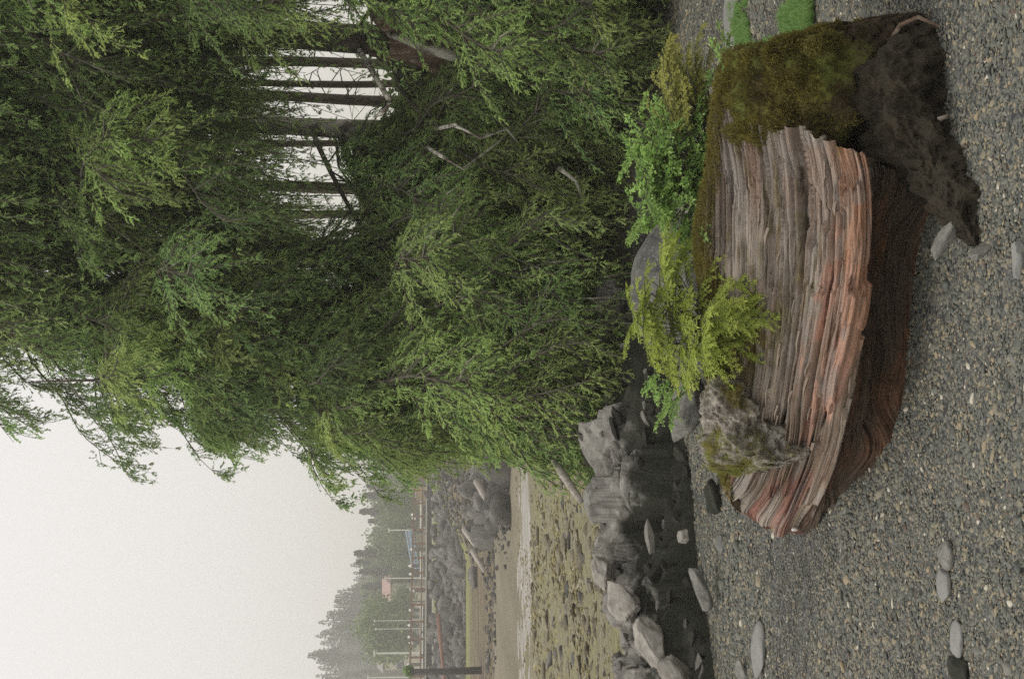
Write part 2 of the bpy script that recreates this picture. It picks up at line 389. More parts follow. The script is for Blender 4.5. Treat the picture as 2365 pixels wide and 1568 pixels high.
# ------------------------------------------------------------------ rocks
def ico(sub):
    bm = bmesh.new(); bmesh.ops.create_icosphere(bm, subdivisions=sub, radius=1.0)
    V = np.array([v.co for v in bm.verts]); Fc = np.array([[v.index for v in f.verts] for f in bm.faces]); bm.free(); return V, Fc
ICO = {k: ico(k) for k in (1, 2, 3, 4, 5)}
def rock_mesh(name, seed, sub=3, cuts=9, rough=.12, dims=(1, 1, 1), nf=1.6, flat=True, cutd=.72):
    V, Fc = ICO[sub]; V = V.copy(); rg = np.random.default_rng(seed)
    if flat and sub > 2: cutd -= .28; cuts += 14
    for k in range(cuts):
        n = rg.normal(size=3); n /= np.linalg.norm(n); d = cutd + .25 * rg.random()
        e = V @ n - d; V = V - np.clip(e, 0, None)[:, None] * n[None, :] * .96
    n1 = fbm(V[:, 0] * nf + seed, V[:, 1] * nf, V[:, 2] * nf, 4, seed)
    n2 = fbm(V[:, 0] * nf * 4 + seed, V[:, 1] * nf * 4, V[:, 2] * nf * 4, 3, seed + 5)
    st_ = V @ np.array([.25, .3, .92]); n3 = 1 - 2 * np.abs(fbm(st_ * 4 + n1 * .6, V[:, 0] * .8, V[:, 1] * .8, 3, seed + 9))
    if flat and sub > 2: rough *= .4
    V = V * (1 + rough * n1 + rough * .35 * n2 + (rough * .55 * n3 if flat and sub > 2 else 0))[:, None]
    V = V * np.array(dims)[None, :]
    return mesh(name, V, Fc, not flat)
rock_lib = [rock_mesh('stone', 100 + i, 2, 16, .10, cutd=.45) for i in range(8)]
def copy_mesh_mat(lib, mat):
    r = []
    for me in lib:
        c = me.copy(); c.materials.clear(); c.materials.append(mat); r.append(c)
    return r
def scatter_stones(name, P_, S_, mat, seed, squash=.6, rotz=None):
    r2 = np.random.default_rng(seed); V0, F0 = ICO[1]; V0 = V0.copy()
    n = len(P_); J = V0[None] * (1 + .28 * r2.normal(size=(n, len(V0), 1)).clip(-1.6, 1.6)); J = J * (np.stack([r2.uniform(.7, 1.5, n), r2.uniform(.6, 1.1, n), r2.uniform(.5, 1., n) * squash], -1) * S_[:, None])[:, None, :]
    a = r2.uniform(0, 6.28, n) if rotz is None else r2.normal(size=n) * rotz; c, s = np.cos(a)[:, None], np.sin(a)[:, None]; X = J[..., 0] * c - J[..., 1] * s; Yy = J[..., 0] * s + J[..., 1] * c
    tl = r2.normal(size=(n, 1)) * .3; Zz = J[..., 2] + X * tl; V = np.stack([X, Yy, Zz], -1) + P_[:, None, :]
    Fc = (F0[None] + (np.arange(n) * len(V0))[:, None, None]).reshape(-1, 3)
    me = mesh(name, V.reshape(-1, 3), Fc); vflt(me, 'rnd', np.repeat(r2.random(n), len(V0))); o = link(name, me, mat); return o
RIP = copy_mesh_mat(rock_lib, M['rip']); BRN = copy_mesh_mat(rock_lib, M['rock_brown']); GRY = copy_mesh_mat(rock_lib, M['rock_lib'])

# riprap bank: stones are parts of it
bankroot = MB(); V = []
bx = np.linspace(-34, 2, 60); by = np.linspace(94.5, 104.2, 14)
BX, BY = np.meshgrid(bx, by); BZ = gz(BX, BY) + .06 + .15 * fbm(BX, BY, 0, 3)
rb = link('riprap_bank', mesh('riprap_bank', np.stack([BX, BY, BZ], -1).reshape(-1, 3), grid_faces(len(by), len(bx)), True), M['rip'])
tag(rb, 'bank of dark broken rock under the railed walkway', kind='structure')
cnt = 0; rg = np.random.default_rng(3)
spots = []
for k in range(190):           # the long bank below the walkway
    v = rg.uniform(1003, 1082); u = rg.uniform(-10, 500)
    y = np.interp(v, [1003, 1082], [105.5, 95]); spots.append((u, v + rg.uniform(0, 8), y, rg.uniform(.38, .95)))
spur = []
def spur_xy(r_, n):
    y = 46 + 48 * r_.random(n) ** 1.2; x = -(.102 * y + .1) + r_.normal(size=n) * (.036 * y) * .62 + .3
    return x, y
x_, y_ = spur_xy(rg, 108)
for x, y in zip(x_, y_): spur.append((x, y, rg.uniform(.4, .95)))
for (u, v, y, s) in spots:
    p = at(u, v, y); z = float(gz(p[0], y))
    o = link('stone', RIP[cnt % 8], None, rb); cnt += 1
    o.location = (p[0], y, z + .22 * s)
    o.rotation_euler = (rg.uniform(0, 6), rg.uniform(0, 6), rg.uniform(0, 6)); o.scale = (s * rg.uniform(.8, 1.3), s * rg.uniform(.7, 1.1), s * rg.uniform(.55, .9))

for (x, y, s_) in spur:
    o = link('stone', RIP[cnt % 8], None, rb); cnt += 1; o.location = (x, y, float(gz(x, y)) + .2 * s_)
    o.rotation_euler = (rg.uniform(0, 6), rg.uniform(0, 6), rg.uniform(0, 6)); o.scale = (s_ * rg.uniform(.8, 1.4), s_ * rg.uniform(.7, 1.1), s_ * rg.uniform(.5, .9))
# stones strewn on the flat, parts of the ground
for k in range(290):
    if k < 90: v = rg.uniform(1300, 1400); 
    else: v = 1235 + 165 * rg.random() ** .8
    u = rg.uniform(-30, 510)
    y = 13.0
    for _ in range(12): y = gy(v, float(gz(at(u, v, y)[0], y)))
    p = at(u, v, y); s = rg.uniform(.35, 1.) ** 2 * .0075 * y
    o = link('stone', (BRN if rg.random() < .75 else GRY)[k % 8], None, g)
    o.location = (p[0], y, p[2] + s * .15); o.rotation_euler = (rg.uniform(-.3, .3), rg.uniform(-.3, .3), rg.uniform(0, 6)); o.scale = (s * rg.uniform(1, 1.9), s * rg.uniform(.8, 1.3), s * rg.uniform(.35, .7))

# smaller rubble nobody could count, between the single stones
def rub_mat(name, cols):
    m = NT(name); r = m.attr('rnd', 'Fac'); c = m.ramp(r, [((i + .0) / len(cols), c_) for i, c_ in enumerate(cols)], 'LINEAR'); p = m.pos()
    n = m.noise(p, 14, 5, .7); c = m.mix(m.ramp(n, [(.35, .55), (.6, 0.)]), c, (.05, .05, .04)); m.bsdf(c, .85, .25, n, .6, .02); return m.m
M['rubble_flat'] = rub_mat('brown shingle rubble', [(.22, .18, .08), (.36, .31, .19), (.15, .125, .07), (.46, .42, .33), (.26, .225, .09), (.34, .29, .13)])
M['rubble_rip'] = rub_mat('dark rubble', [(.04, .04, .038), (.10, .095, .085), (.06, .06, .055), (.16, .145, .12), (.05, .05, .045), (.22, .2, .16)])
def flat_pts(n, v0, v1, u0, u1, pw=1., seed=1):
    r2 = np.random.default_rng(seed); P_ = []
    for k in range(n):
        v = v0 + (v1 - v0) * r2.random() ** pw; u = r2.uniform(u0, u1); y = gy(v, -.4)
        for _ in range(8): y = gy(v, float(gz(at(u, v, y)[0], y)))
        p = at(u, v, y); P_.append((p[0], y, p[2]))
    return np.array(P_), r2
P_, r2 = flat_pts(3600, 1228, 1432, -60, 540, .8, 5)
o = scatter_stones('shingle_rubble', P_, P_[:, 1] * .0017 * r2.uniform(.3, 2.0, len(P_)), M['rubble_flat'], 6, .45, .9); tag(o, 'brown shingle and broken stones strewn over the tidal flat', 'shingle', kind='stuff')
P_, r2 = flat_pts(1300, 1188, 1232, -60, 540, .6, 8)
P_ = P_[(np.abs(fbm(P_[:, 0] * .8, P_[:, 1] * .4, 0, 2)) > .05)]
o = scatter_stones('stream_rubble', P_, P_[:, 1] * .0012 * r2.uniform(.4, 1.5, len(P_)), M['rubble_flat'], 7, .5, .5); tag(o, 'small stones along the stream', 'shingle', kind='stuff')
Q = []; r2 = np.random.default_rng(9)
for k in range(1300):
    v = r2.uniform(1006, 1088 + 6 * math.sin(k)); u = r2.uniform(-40, 520); y = np.interp(v, [1000, 1084], [106., 94.5])
    p = at(u, v, y); z = float(gz(p[0], y)); Q.append((p[0], y, max(p[2], z) if y > 93 else z))
x_, y_ = spur_xy(r2, 1500); Q += list(zip(x_, y_, gz(x_, y_) + .05))
x_ = r2.uniform(-30, -3, 900); y_ = r2.uniform(58, 64, 900) ** 1.0; Q += list(zip(x_, y_, gz(x_, y_)))
Q = np.array(Q)
o = scatter_stones('riprap_rubble', Q, Q[:, 1] * .0017 * r2.uniform(.3, 1.6, len(Q)), M['rubble_rip'], 10, .9); tag(o, 'broken dark rubble between the riprap stones', 'rubble', kind='stuff')

# ledge of rock between the gravel and the flat
nu, nv = 420, 230
A, B = np.meshgrid(np.linspace(0, 1, nu), np.linspace(0, 1, nv) ** 1.2)
OX = -3.0 + 3.5 * A
front = np.interp(OX, [-3.0, -1.75, -1.35, -.95, -.25, .5], [7.25, 7.45, 7.75, 8.05, 8.7, 9.4]) + .12 * fbm(OX * 2.2, 0.5, 0, 3)
back = front + np.interp(OX, [-3, -1.75, -1.0, -.25, .5], [2.0, 1.5, 1.9, 1.6, .9])
OY = front + (back - front) * B
crest = np.interp(OX, [-3.0, -2.1, -1.7, -1.5, -1.2, -.9, -.45, .5], [.27, .37, .44, .36, .41, .48, .28, .02])
prof = np.interp(B, [0, .04, .12, .22, .33, .45, .62, .8, 1.], [-.06, .10, .34, .62, .84, 1., .72, .35, -.55])
OZ = prof * crest
diag = OX * .9 + OY * .5
rdg = 1 - 2 * np.abs(fbm(diag * 2.2, (OY - OX) * .7, 0, 3, 5)); rd2 = 1 - 2 * np.abs(fbm(diag * 6.5 + 3, (OY - OX) * 2.1, 0, 3, 6))
hh = fbm(OX * 2.0, OY * 2.0, 0, 3, 7); led = np.round((hh) / .16) * .16
OZ = OZ + (.07 * rdg + .03 * rd2 + .10 * led) * sstep(-.02, .12, B)
fr_ = np.random.default_rng(21); ca, sa = math.cos(.6), math.sin(.6)
wx, wy = OX + .07 * fbm(OX * 3, OY * 3, 0, 3, 71), OY + .07 * fbm(OX * 3, OY * 3, 9, 3, 72)
qx, qy = (wx * ca - wy * sa) * 1.0, (wx * sa + wy * ca) * 2.2
for (nc, ht, tl_) in ((150, .035, .45), (900, .018, .5)):
    cxs = fr_.uniform(qx.min(), qx.max(), nc); cys = fr_.uniform(qy.min(), qy.max(), nc)
    dd_ = (qx.ravel()[:, None] - cxs[None]) ** 2 + (qy.ravel()[:, None] - cys[None]) ** 2; ci = dd_.argmin(1)
    zf_ = OZ.ravel(); cn = np.bincount(ci, minlength=nc).clip(1); zm = np.bincount(ci, zf_, nc) / cn
    hh_ = fr_.normal(size=nc) * ht; tx, ty = fr_.normal(size=nc) * tl_, fr_.normal(size=nc) * tl_ * .7
    pl = (zm[ci] + hh_[ci] + tx[ci] * (qx.ravel() - cxs[ci]) + ty[ci] * (qy.ravel() - cys[ci])).reshape(OZ.shape)
    wgt = (.8 if nc < 200 else .4) * sstep(-.01, .06, B) * (1 - sstep(.9, 1., B)); OZ = OZ * (1 - wgt) + pl * wgt
OZ = OZ + .012 * fbm(OX * 17, OY * 17, 0, 4, 3) * sstep(0, .05, B)
OZ = OZ + (B < .02) * -.05
me = mesh('rock_ledge', np.stack([OX, OY, OZ], -1).reshape(-1, 3), grid_faces(nv, nu), False)
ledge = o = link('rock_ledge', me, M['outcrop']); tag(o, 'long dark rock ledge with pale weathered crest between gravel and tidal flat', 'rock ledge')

def place_rock(name, label, cat, u, v, y, dims, mat, seed, rot=(0, 0, 0), sub=4, group=None, z=None, **kw):
    p = at(u, v, y)
    me = rock_mesh(name, seed, sub, dims=dims, **kw); o = link(name, me, mat)
    o.location = (p[0], y, p[2] if z is None else z); o.rotation_euler = rot
    tag(o, label, cat, group); return o
place_rock('boulder', 'big rounded grey boulder with lichen on its crown behind the drift log', 'boulder', 905, 1555, 6.6, (.345, .26, .265), M['boulder'], 11, cuts=5, rough=.07, flat=False, sub=5, z=.30, nf=1.1)
place_rock('rock', 'low dark wet rock left of the rounded boulder in tree shade', 'rock', 650, 1540, 7.6, (.3, .25, .12), M['rock'], 12, sub=4, z=.12)
place_rock('rock', 'grey angular block beside the pale stick at the tree edge', 'rock', 425, 1385, 9.2, (.26, .2, .17), M['rock'], 13, rot=(0, .3, .4))
place_rock('rock', 'pale humped rock on the ledge crest above the long slab', 'rock', 270, 1400, 8.6, (.19, .16, .13), M['rock_pale'], 15, rot=(0, .2, .5), cuts=12)
place_rock('rock', 'thin light grey rock blade in the middle of the dark ledge', 'rock', 330, 1500, 7.85, (.17, .06, .045), M['rock_pale'], 16, rot=(0, -.15, .1), cuts=14)
place_rock('rock', 'small pale wedge of rock low on the dark ledge', 'rock', 330, 1580, 7.6, (.07, .06, .05), M['rock_pale'], 17, rot=(.2, .3, .1), cuts=12)
place_rock('rock', 'grey curved rock rib at the foot of the dark ledge', 'rock', 210, 1620, 7.35, (.20, .07, .06), M['rock'], 18, rot=(0, -.35, .2), cuts=12)
place_rock('rock', 'flat square grey stone at the gravel edge near the ledge foot', 'rock', 312, 1662, 7.2, (.085, .06, .035), M['rock_smooth'], 19, rot=(0, 0, .2), z=.02, cuts=12)
place_rock('rock', 'dark rounded rock behind the left tip of the log', 'rock', 415, 1640, 7.3, (.14, .10, .07), M['rock_dark'], 20, z=.03)
# stones on the gravel
place_rock('stone', 'flat dark grey stone in the gravel joined to a lighter one', 'stone', 285, 2192, 0, (.044, .044, .022), M['rock'], 31, z=.008, sub=4, cuts=6, rough=.05, flat=False).location.y = gy(2192)
place_rock('stone', 'flat light grey stone lying beside the dark one in the gravel', 'stone', 220, 2188, 0, (.05, .042, .018), M['rock_smooth'], 32, z=.01, sub=4, cuts=8, rough=.05, flat=False).location.y = gy(2188)
place_rock('stone', 'tapering grey stone half buried at the lower left of the gravel', 'stone', 90, 2215, 0, (.06, .036, .016), M['rock_smooth'], 33, z=.006, sub=4, cuts=8, rough=.07, flat=False).location.y = gy(2215)
place_rock('stone', 'dark slab of rock at the bottom left corner of the gravel', 'stone', 15, 2225, 0, (.06, .09, .02), M['rock_dark'], 34, z=.008, sub=4).location.y = gy(2225)
place_rock('stone', 'large smooth light grey stone nearest the left edge of the beach', 'stone', 68, 1762, 0, (.13, .085, .03), M['rock_smooth'], 35, z=.02, sub=4, cuts=7, rough=.05, flat=False, rot=(0, .06, -.1)).location.y = gy(1762)
place_rock('stone', 'dark fissured stone beside the large smooth light stone', 'stone', 12, 1725, 0, (.10, .05, .05), M['rock'], 36, z=.02, sub=4, rot=(0, -.3, 0)).location.y = gy(1725)
place_rock('stone', 'broad flat grey slab in the gravel at the upper right by the grass', 'stone', 1520, 1690, 0, (.22, .16, .03), M['rock_smooth'], 37, z=.0, sub=4, cuts=6, rough=.04, flat=False).location.y = gy(1690)
place_rock('stone', 'grey green slab cut by the nearest edge of the picture', 'stone', 975, 2358, 0, (.09, .04, .035), M['rock_smooth'], 38, z=.0, sub=4).location.y = gy(2356)
for o in list(COL.objects):
    if o.name.startswith('stone') and o.parent is None and o.type == 'MESH' and o.location.y > 0:
        pass
def fix_x(o, u, v):                     # stones lie where the sight line meets the ground
    y = gy(v); o.location.x = at(u, v, y)[0]
for o, (u, v) in zip([x for x in COL.objects if x.name.startswith('stone') and x.parent is None], ((285, 2192), (220, 2188), (90, 2215), (15, 2225), (68, 1762), (12, 1725), (1520, 1690), (975, 2356))):
    fix_x(o, u, v)

# ------------------------------------------------------------------ drift log
us = np.array([330, 352, 390, 440, 520, 620, 740, 880, 1020, 1160, 1270, 1350, 1420.])
v_bot = np.array([1858, 1885, 1925, 1978, 2050, 2095, 2112, 2122, 2140, 2185, 2215, 2225, 2225])
v_edge = np.array([1835, 1842, 1862, 1885, 1915, 1938, 1962, 1988, 2003, 2000, 1975, 1955, 1945])
v_top = np.array([1697, 1690, 1682, 1670, 1660, 1650, 1640, 1625, 1612, 1632, 1645, 1655, 1665])
Yb = np.array([gy(v) for v in v_bot])
over = np.array([.01, .03, .05, .08, .12, .14, .15, .16, .16, .12, .06, .0, .0])
Ye = Yb - over
Ye = np.interp(us, [330, 440, 620, 880, 1020, 1420], [Ye[0], Ye[3], Ye[5], Ye[7], Ye[8], Ye[8] - .03])
depth = np.array([.18, .20, .24, .32, .40, .45, .48, .48, .47, .45, .43, .40, .36])
SHW = np.array([1, .78, .45, .2, .05, 0, 0, 0, 0, 0, 0, 0, 0])
def rail(vv, yy, sh=0.): return np.array([at(u + sh * w_, v, y) for u, v, y, w_ in zip(us, vv, yy, SHW)])
top = rail(v_top, Ye + depth, 66)
edge = rail(v_edge, Ye)
bot = np.array([at(u + 16 * w_, v, gy(v)) for u, v, w_ in zip(us, v_bot, SHW)]); bot[:, 2] = -.015
v_a = v_top + (v_edge - v_top) * .22; v_b = v_top + (v_edge - v_top) * .52; v_c = v_top + (v_edge - v_top) * .8
ra = rail(v_a, Ye + depth * .80, 46); rbm = rail(v_b, Ye + depth * .45, 22); rc = rail(v_c, Ye + depth * .15, 6)
udw = np.interp(us, [330, 480, 800, 1420], [.2, .6, 1, 1])[:, None]
lip = edge + (bot - edge) * .18 + np.array([0, .06, 0]) * udw; und = edge + (bot - edge) * .55 + np.array([0, .13, 0]) * udw; bot = bot + np.array([0, .06, 0]) * udw
bk1 = top + np.array([0, .05, -.03]); bk2 = top * np.array([1, 1, .5]) + np.array([0, .14, 0]); bk3 = top * np.array([1, 1, 0]) + np.array([0, .10, -.02])
rails = np.stack([bk3, bk2, bk1, top, ra, rbm, rc, edge, lip, und, bot], 0)
tpar = np.array([0, .8, 1.6, 2.1, 3.0, 4.2, 5.4, 6.2, 6.7, 7.6, 8.4]) / 8.4
def cubic(x, xp, fp):
    """Catmull-Rom through (xp, fp) along axis 0 of fp"""
    mm = np.zeros_like(fp); mm[1:-1] = (fp[2:] - fp[:-2]) / (xp[2:] - xp[:-2])[(...,) + (None,) * (fp.ndim - 1)]
    mm[0] = (fp[1] - fp[0]) / (xp[1] - xp[0]); mm[-1] = (fp[-1] - fp[-2]) / (xp[-1] - xp[-2])
    i = np.clip(np.searchsorted(xp, x) - 1, 0, len(xp) - 2); h = (xp[i + 1] - xp[i]); t = (x - xp[i]) / h
    e = (...,) + (None,) * (fp.ndim - 1); h = h[e]; t = t[e]
    return (2 * t**3 - 3 * t**2 + 1) * fp[i] + (t**3 - 2 * t**2 + t) * h * mm[i] + (-2 * t**3 + 3 * t**2) * fp[i + 1] + (t**3 - t**2) * h * mm[i + 1]
NS, NTt = 640, 520
tt = np.linspace(0, 1, NTt) ; tt = np.interp(tt, [0, .12, 1], [0, .2, 1])
Rt = cubic(tt, tpar, rails)                       # (NT, nus, 3)
uu = np.linspace(330, 1400, NS)
Pg = cubic(uu, us, np.swapaxes(Rt, 0, 1))         # (NS, NT, 3)
dS = np.gradient(Pg, axis=0); dT = np.gradient(Pg, axis=1); Nn = np.cross(dT, dS); Nn /= (np.linalg.norm(Nn, axis=2, keepdims=True) + 1e-9)
# keep the normal pointing outward (up on the top)
if Nn[NS // 2, np.argmin(abs(tt - .3)), 2] < 0: Nn = -Nn
Sg = np.repeat((uu / 1000)[:, None], NTt, 1); Tg = np.repeat(tt[None, :], NS, 0)
je = int(np.argmin(abs(tt - tpar[7]))); arc = np.cumsum(np.linalg.norm(np.diff(Pg, axis=1, prepend=Pg[:, :1]), axis=2), axis=1)
Tl = .738 + (arc - arc[:, je:je + 1]) / 1.02      # distance across the grain, so the grain keeps its width along the log
Tw = Tl + .008 * fbm(Sg * 2.2, Tl * 3, 0, 3, 2) + .0008 * fbm(Sg * 14, Tl * 20, 0, 2, 6)
wr = np.random.default_rng(77)
disp = np.zeros_like(Tw); plank = np.zeros_like(Tw); ptint = np.zeros_like(Tw)
edges_ = np.sort(wr.uniform(-.1, 1.3, 46)); pid = np.searchsorted(edges_, Tw)
# each strip of grain is broken into lengths standing a little prouder or deeper
for q_ in range(47):
    msk = pid == q_
    if not msk.any(): continue
    br = np.sort(wr.uniform(.33, 1.42, wr.integers(2, 6))); off_ = wr.normal(size=len(br) + 1) * .0055; tn = wr.normal(size=len(br) + 1)
    sidx = np.searchsorted(br, (Sg + .035 * fbm(Tl * 90, 1.3 * q_, 0, 3, 4))[msk]); disp[msk] += off_[sidx]; ptint[msk] = tn[sidx]
crk = np.zeros_like(Tw)
for q_ in range(330):
    t0_ = wr.uniform(.15, 1.05); s0_ = wr.uniform(.3, 1.35); ln_ = wr.uniform(.05, .45) * (1 if q_ < 270 else 1.8); w_ = wr.uniform(.0013, .0034) * (1 if q_ < 300 else 1.8); dp_ = wr.uniform(.004, .016) * (1 if q_ < 300 else 1.8)
    prof_ = np.exp(-((Tw - t0_ + .0022 * fbm(Sg[:, :1] * 4, q_ * 1.7, 0, 3, 3)) / w_) ** 2) * sstep(s0_, s0_ + .03, Sg) * (1 - sstep(s0_ + ln_ - .05, s0_ + ln_, Sg))
    disp -= dp_ * prof_; crk = np.maximum(crk, prof_ * min(1, dp_ / .014))
big = fbm(Sg * 1.4, Tw * 7, 0, 3, 13); fine = fbm(Sg * 6, Tw * 150, 0, 3, 12); med = fbm(Sg * 2.2, Tw * 60, 0, 3, 11)
chip = sstep(.10, .3, fbm(Sg * 3.2, Tw * 34, 0, 4, 14)); pit = sstep(.2, .45, fbm(Sg * 30, Tw * 34, 0, 3, 16))
disp += .007 * big + .004 * fine + .0045 * med - .005 * chip - .006 * pit * sstep(.9, 1.2, Sg)
def groove(t0, w, dpt, s0, s1, wob=.01):
    tc_ = t0 + wob * fbm(Sg * 3, 7.7, t0 * 50, 2, 3)
    return -dpt * np.exp(-((Tl - tc_) / w) ** 2) * sstep(s0, s0 + .08, Sg) * (1 - sstep(s1 - .1, s1, Sg))
disp += groove(.525, .013, .045, .55, 1.40) + groove(.37, .006, .018, .85, 1.42) + groove(.63, .008, .022, .5, 1.2)
for (t0, t1, s0, s1, a, sd_) in ((.54, .62, .45, 1.02, .022, 31), (.64, .72, .62, 1.12, .022, 32), (.56, .68, 1.1, 1.38, .014, 33), (.70, .76, .40, .9, .02, 34), (.30, .44, 1.12, 1.5, .010, 35)):
    w = sstep(t0, t0 + .006, Tw) * (1 - sstep(t1, t1 + .006, Tw)); e = .07 * fbm(Tg * 60, 2.2, sd_, 3, sd_)
    disp += a * w * sstep(s0, s0 + .012, Sg + e) * (1 - sstep(s1, s1 + .012, Sg + e))
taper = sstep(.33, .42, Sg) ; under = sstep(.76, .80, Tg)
disp = disp * (.6 + .4 * taper) * (1 - .65 * under) + under * (.034 * fbm(Sg * 6, Tl * 11, 0, 5, 21) + .012 * fbm(Sg * 30, Tl * 34, 0, 4, 22))
lay = Pg + Nn * disp[..., None]
lay[..., 0] -= (1 - sstep(.34, .43, Sg)) * (.035 * fbm(Tl * 34, 3.3, 0, 4, 91) + .02 * np.round(fbm(Tl * 16, 8.1, 0, 2, 92) * 3) / 3)
# broken ragged right end: cut where the moss begins
cutu = np.interp(Tg, [.2, .26, .34, .45, .55, .68, .76, 1], [1.355, 1.325, 1.315, 1.27, 1.275, 1.225, 1.21, 1.16]) + .012 * fbm(Tg * 40, 1.1, 0, 3, 8)
keep = (Sg < cutu) | (Tg < .2)
# colours
def cmix(a, b, w): return a * (1 - w[..., None]) + b * w[..., None]
grey = np.array([.42, .36, .30]); dgrey = np.array([.24, .20, .165]); pink = np.array([.42, .285, .21]); orange = np.array([.47, .23, .125]); brown = np.array([.085, .058, .036]); red = np.array([.30, .14, .10]); moss = np.array([.20, .155, .02])
nA = fbm(Sg * 3, Tw * 14, 0, 4, 41); nB = .5 * fbm(Sg * 3, Tw * 30, 3, 4, 42) + .16 * ptint; nC = fbm(Sg * 4, Tw * 12, 5, 4, 43)
col = cmix(np.broadcast_to(grey, lay.shape), dgrey, sstep(-.1, .45, nA))
pk = sstep(.05, .35, nB) * .4; pk += .8 * np.exp(-((Tw - .335) / .025) ** 2) * sstep(1.0, 1.15, Sg) + .7 * sstep(.2, .5, nC) * sstep(.5, .62, Tg)
col = cmix(col, pink, np.clip(pk, 0, 1))
og = sstep(.60, .66, Tw + .03 * nC) * (1 - sstep(.75, .79, Tg)) * sstep(.55, .75, Sg) * sstep(-.45, .15, nB + .3 * nC) + .9 * np.exp(-((Tw - .575) / .03) ** 2) * sstep(1.02, 1.06, Sg) * (1 - sstep(1.22, 1.25, Sg))
col = cmix(col, orange, np.clip(og, 0, 1) * .75 * (.35 + .65 * sstep(-.25, .2, fbm(Sg * 7, Tw * 22, 6, 4, 61))))
bl = (1 - sstep(.48, .86, Sg)) * .95 * sstep(.36, .46, Sg) * sstep(.3, .4, Tg) ; col = cmix(col, brown * 2.2, np.clip(bl * (.6 + .8 * nA), 0, 1))
col = cmix(col, red, sstep(.0, .35, nB) * (1 - sstep(.44, .50, Sg)) * (1 - sstep(.62, .8, Tg)))
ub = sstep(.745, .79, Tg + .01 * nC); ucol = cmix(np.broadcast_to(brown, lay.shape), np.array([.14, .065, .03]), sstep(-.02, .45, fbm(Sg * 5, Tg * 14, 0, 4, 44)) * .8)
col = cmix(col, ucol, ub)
mo = sstep(.15, .4, fbm(Sg * 7, Tg * 26, 0, 4, 45)) * sstep(.30, .24, Tg) + sstep(.31, .27, Tg + .02 * nC) * .8 + sstep(-.05, .2, fbm(Sg * 12, Tw * 18, 2, 4, 46)) * np.exp(-((Sg - .82) / .13) ** 2) * np.exp(-((Tg - .36) / .13) ** 2) * 1.7
mo += sstep(.38, .5, fbm(Sg * 8, Tw * 40, 9, 3, 47)) * .5 * (Tg < .74)
mo = np.clip(mo, 0, 1); col = cmix(col, np.array([.56, .33, .24]), sstep(.0, .12, fbm(Sg * 11, Tw * 40, 1, 4, 51) + .12 - np.hypot((Sg - .78) / .16, (Tl - .66) / .05) * .12) * (np.hypot((Sg - .78) / .16, (Tl - .66) / .05) < 1.6) * .8); col = cmix(col, moss * (.8 + .5 * fbm(Sg * 40, Tg * 120, 0, 2, 48))[..., None], mo * .85)
col = cmix(col, col * .35, np.clip(crk, 0, 1) * .88); col = cmix(col, np.array([.33, .31, .28]), sstep(.22, .42, fbm(Sg * 16, Tw * 38, 0, 4, 49)) * .5 * (Tl < .8))
col = np.clip(col * (1 - .55 * np.clip(-disp / .03, 0, 1))[..., None] if False else col, .01, 1)
Fq = grid_faces(NS, NTt); kf = keep.ravel()[Fq].all(1); Fq = Fq[kf]
log = empty('drift_log', (0.0, 4.4, 0)); tag(log, 'broken weathered drift log with grey, pink and orange grain lying on the gravel', 'drift log')
off = np.array([0, 4.4, 0])
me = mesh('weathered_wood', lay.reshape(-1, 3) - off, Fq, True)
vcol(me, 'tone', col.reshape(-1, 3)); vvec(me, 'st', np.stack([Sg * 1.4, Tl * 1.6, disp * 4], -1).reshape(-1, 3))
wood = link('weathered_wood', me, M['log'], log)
ring = lay[0] - off; cen = ring.mean(0) + np.array([-.015, 0, 0]); mid_ = (ring + cen) / 2 + np.array([-.012, 0, 0]) + .012 * np.stack([fbm(ring[:, 2] * 30, ring[:, 1] * 9, k_, 3) for k_ in range(3)], -1)
ev = np.concatenate([ring, mid_, cen[None]]); nr = len(ring); ef = [(k, nr + k, nr + k + 1, k + 1) for k in range(nr - 1)] + [(nr + k, 2 * nr, 2 * nr, nr + k + 1) for k in range(nr - 1)]
me = bpy.data.meshes.new('broken_end'); me.from_pydata([tuple(v) for v in ev], [], [tuple(dict.fromkeys(f)) for f in ef] + [(nr - 1, 2 * nr - 1, nr, 0)]); me.update()
vcol(me, 'tone', np.repeat((red * .8)[None], len(ev), 0)); vvec(me, 'st', np.stack([ev[:, 1] * .2, ev[:, 2] * 2, ev[:, 0]], -1)); link('broken_end', me, M['log'], log)

# splinters along the broken edge and lip
for k in range(30):
    i = int(rg.uniform(90, 560)); j = int(np.argmin(abs(tt - rg.choice([.53, .62, .74, .45, .70, .38, .57, .66, .49]) - .0)))
    p = lay[i, j] + Nn[i, j] * .004 - off; d = dS[i, j] / np.linalg.norm(dS[i, j]) * (-1); L = rg.uniform(.03, .10); w = rg.uniform(.002, .006)
    b_ = MB(); e = p + d * L + Nn[i, j] * rg.uniform(.0, .012)
    side = np.cross(d, Nn[i, j]); mid = (p + e) / 2
    b_.poly([p - side * w, p + side * w, mid + side * w * .9 + Nn[i, j] * .006, mid - side * w * .8 + Nn[i, j] * .006, e, mid - Nn[i, j] * .006], [(0, 1, 2, 3), (3, 2, 4), (0, 3, 5), (1, 5, 2), (3, 4, 5), (4, 2, 5), (0, 5, 1)])
    M_s = M['splinter'] if 'splinter' in M else plain('splinter', (.27, .215, .17), .85, .2, 30)
    b_.build('splinter', M_s, log)

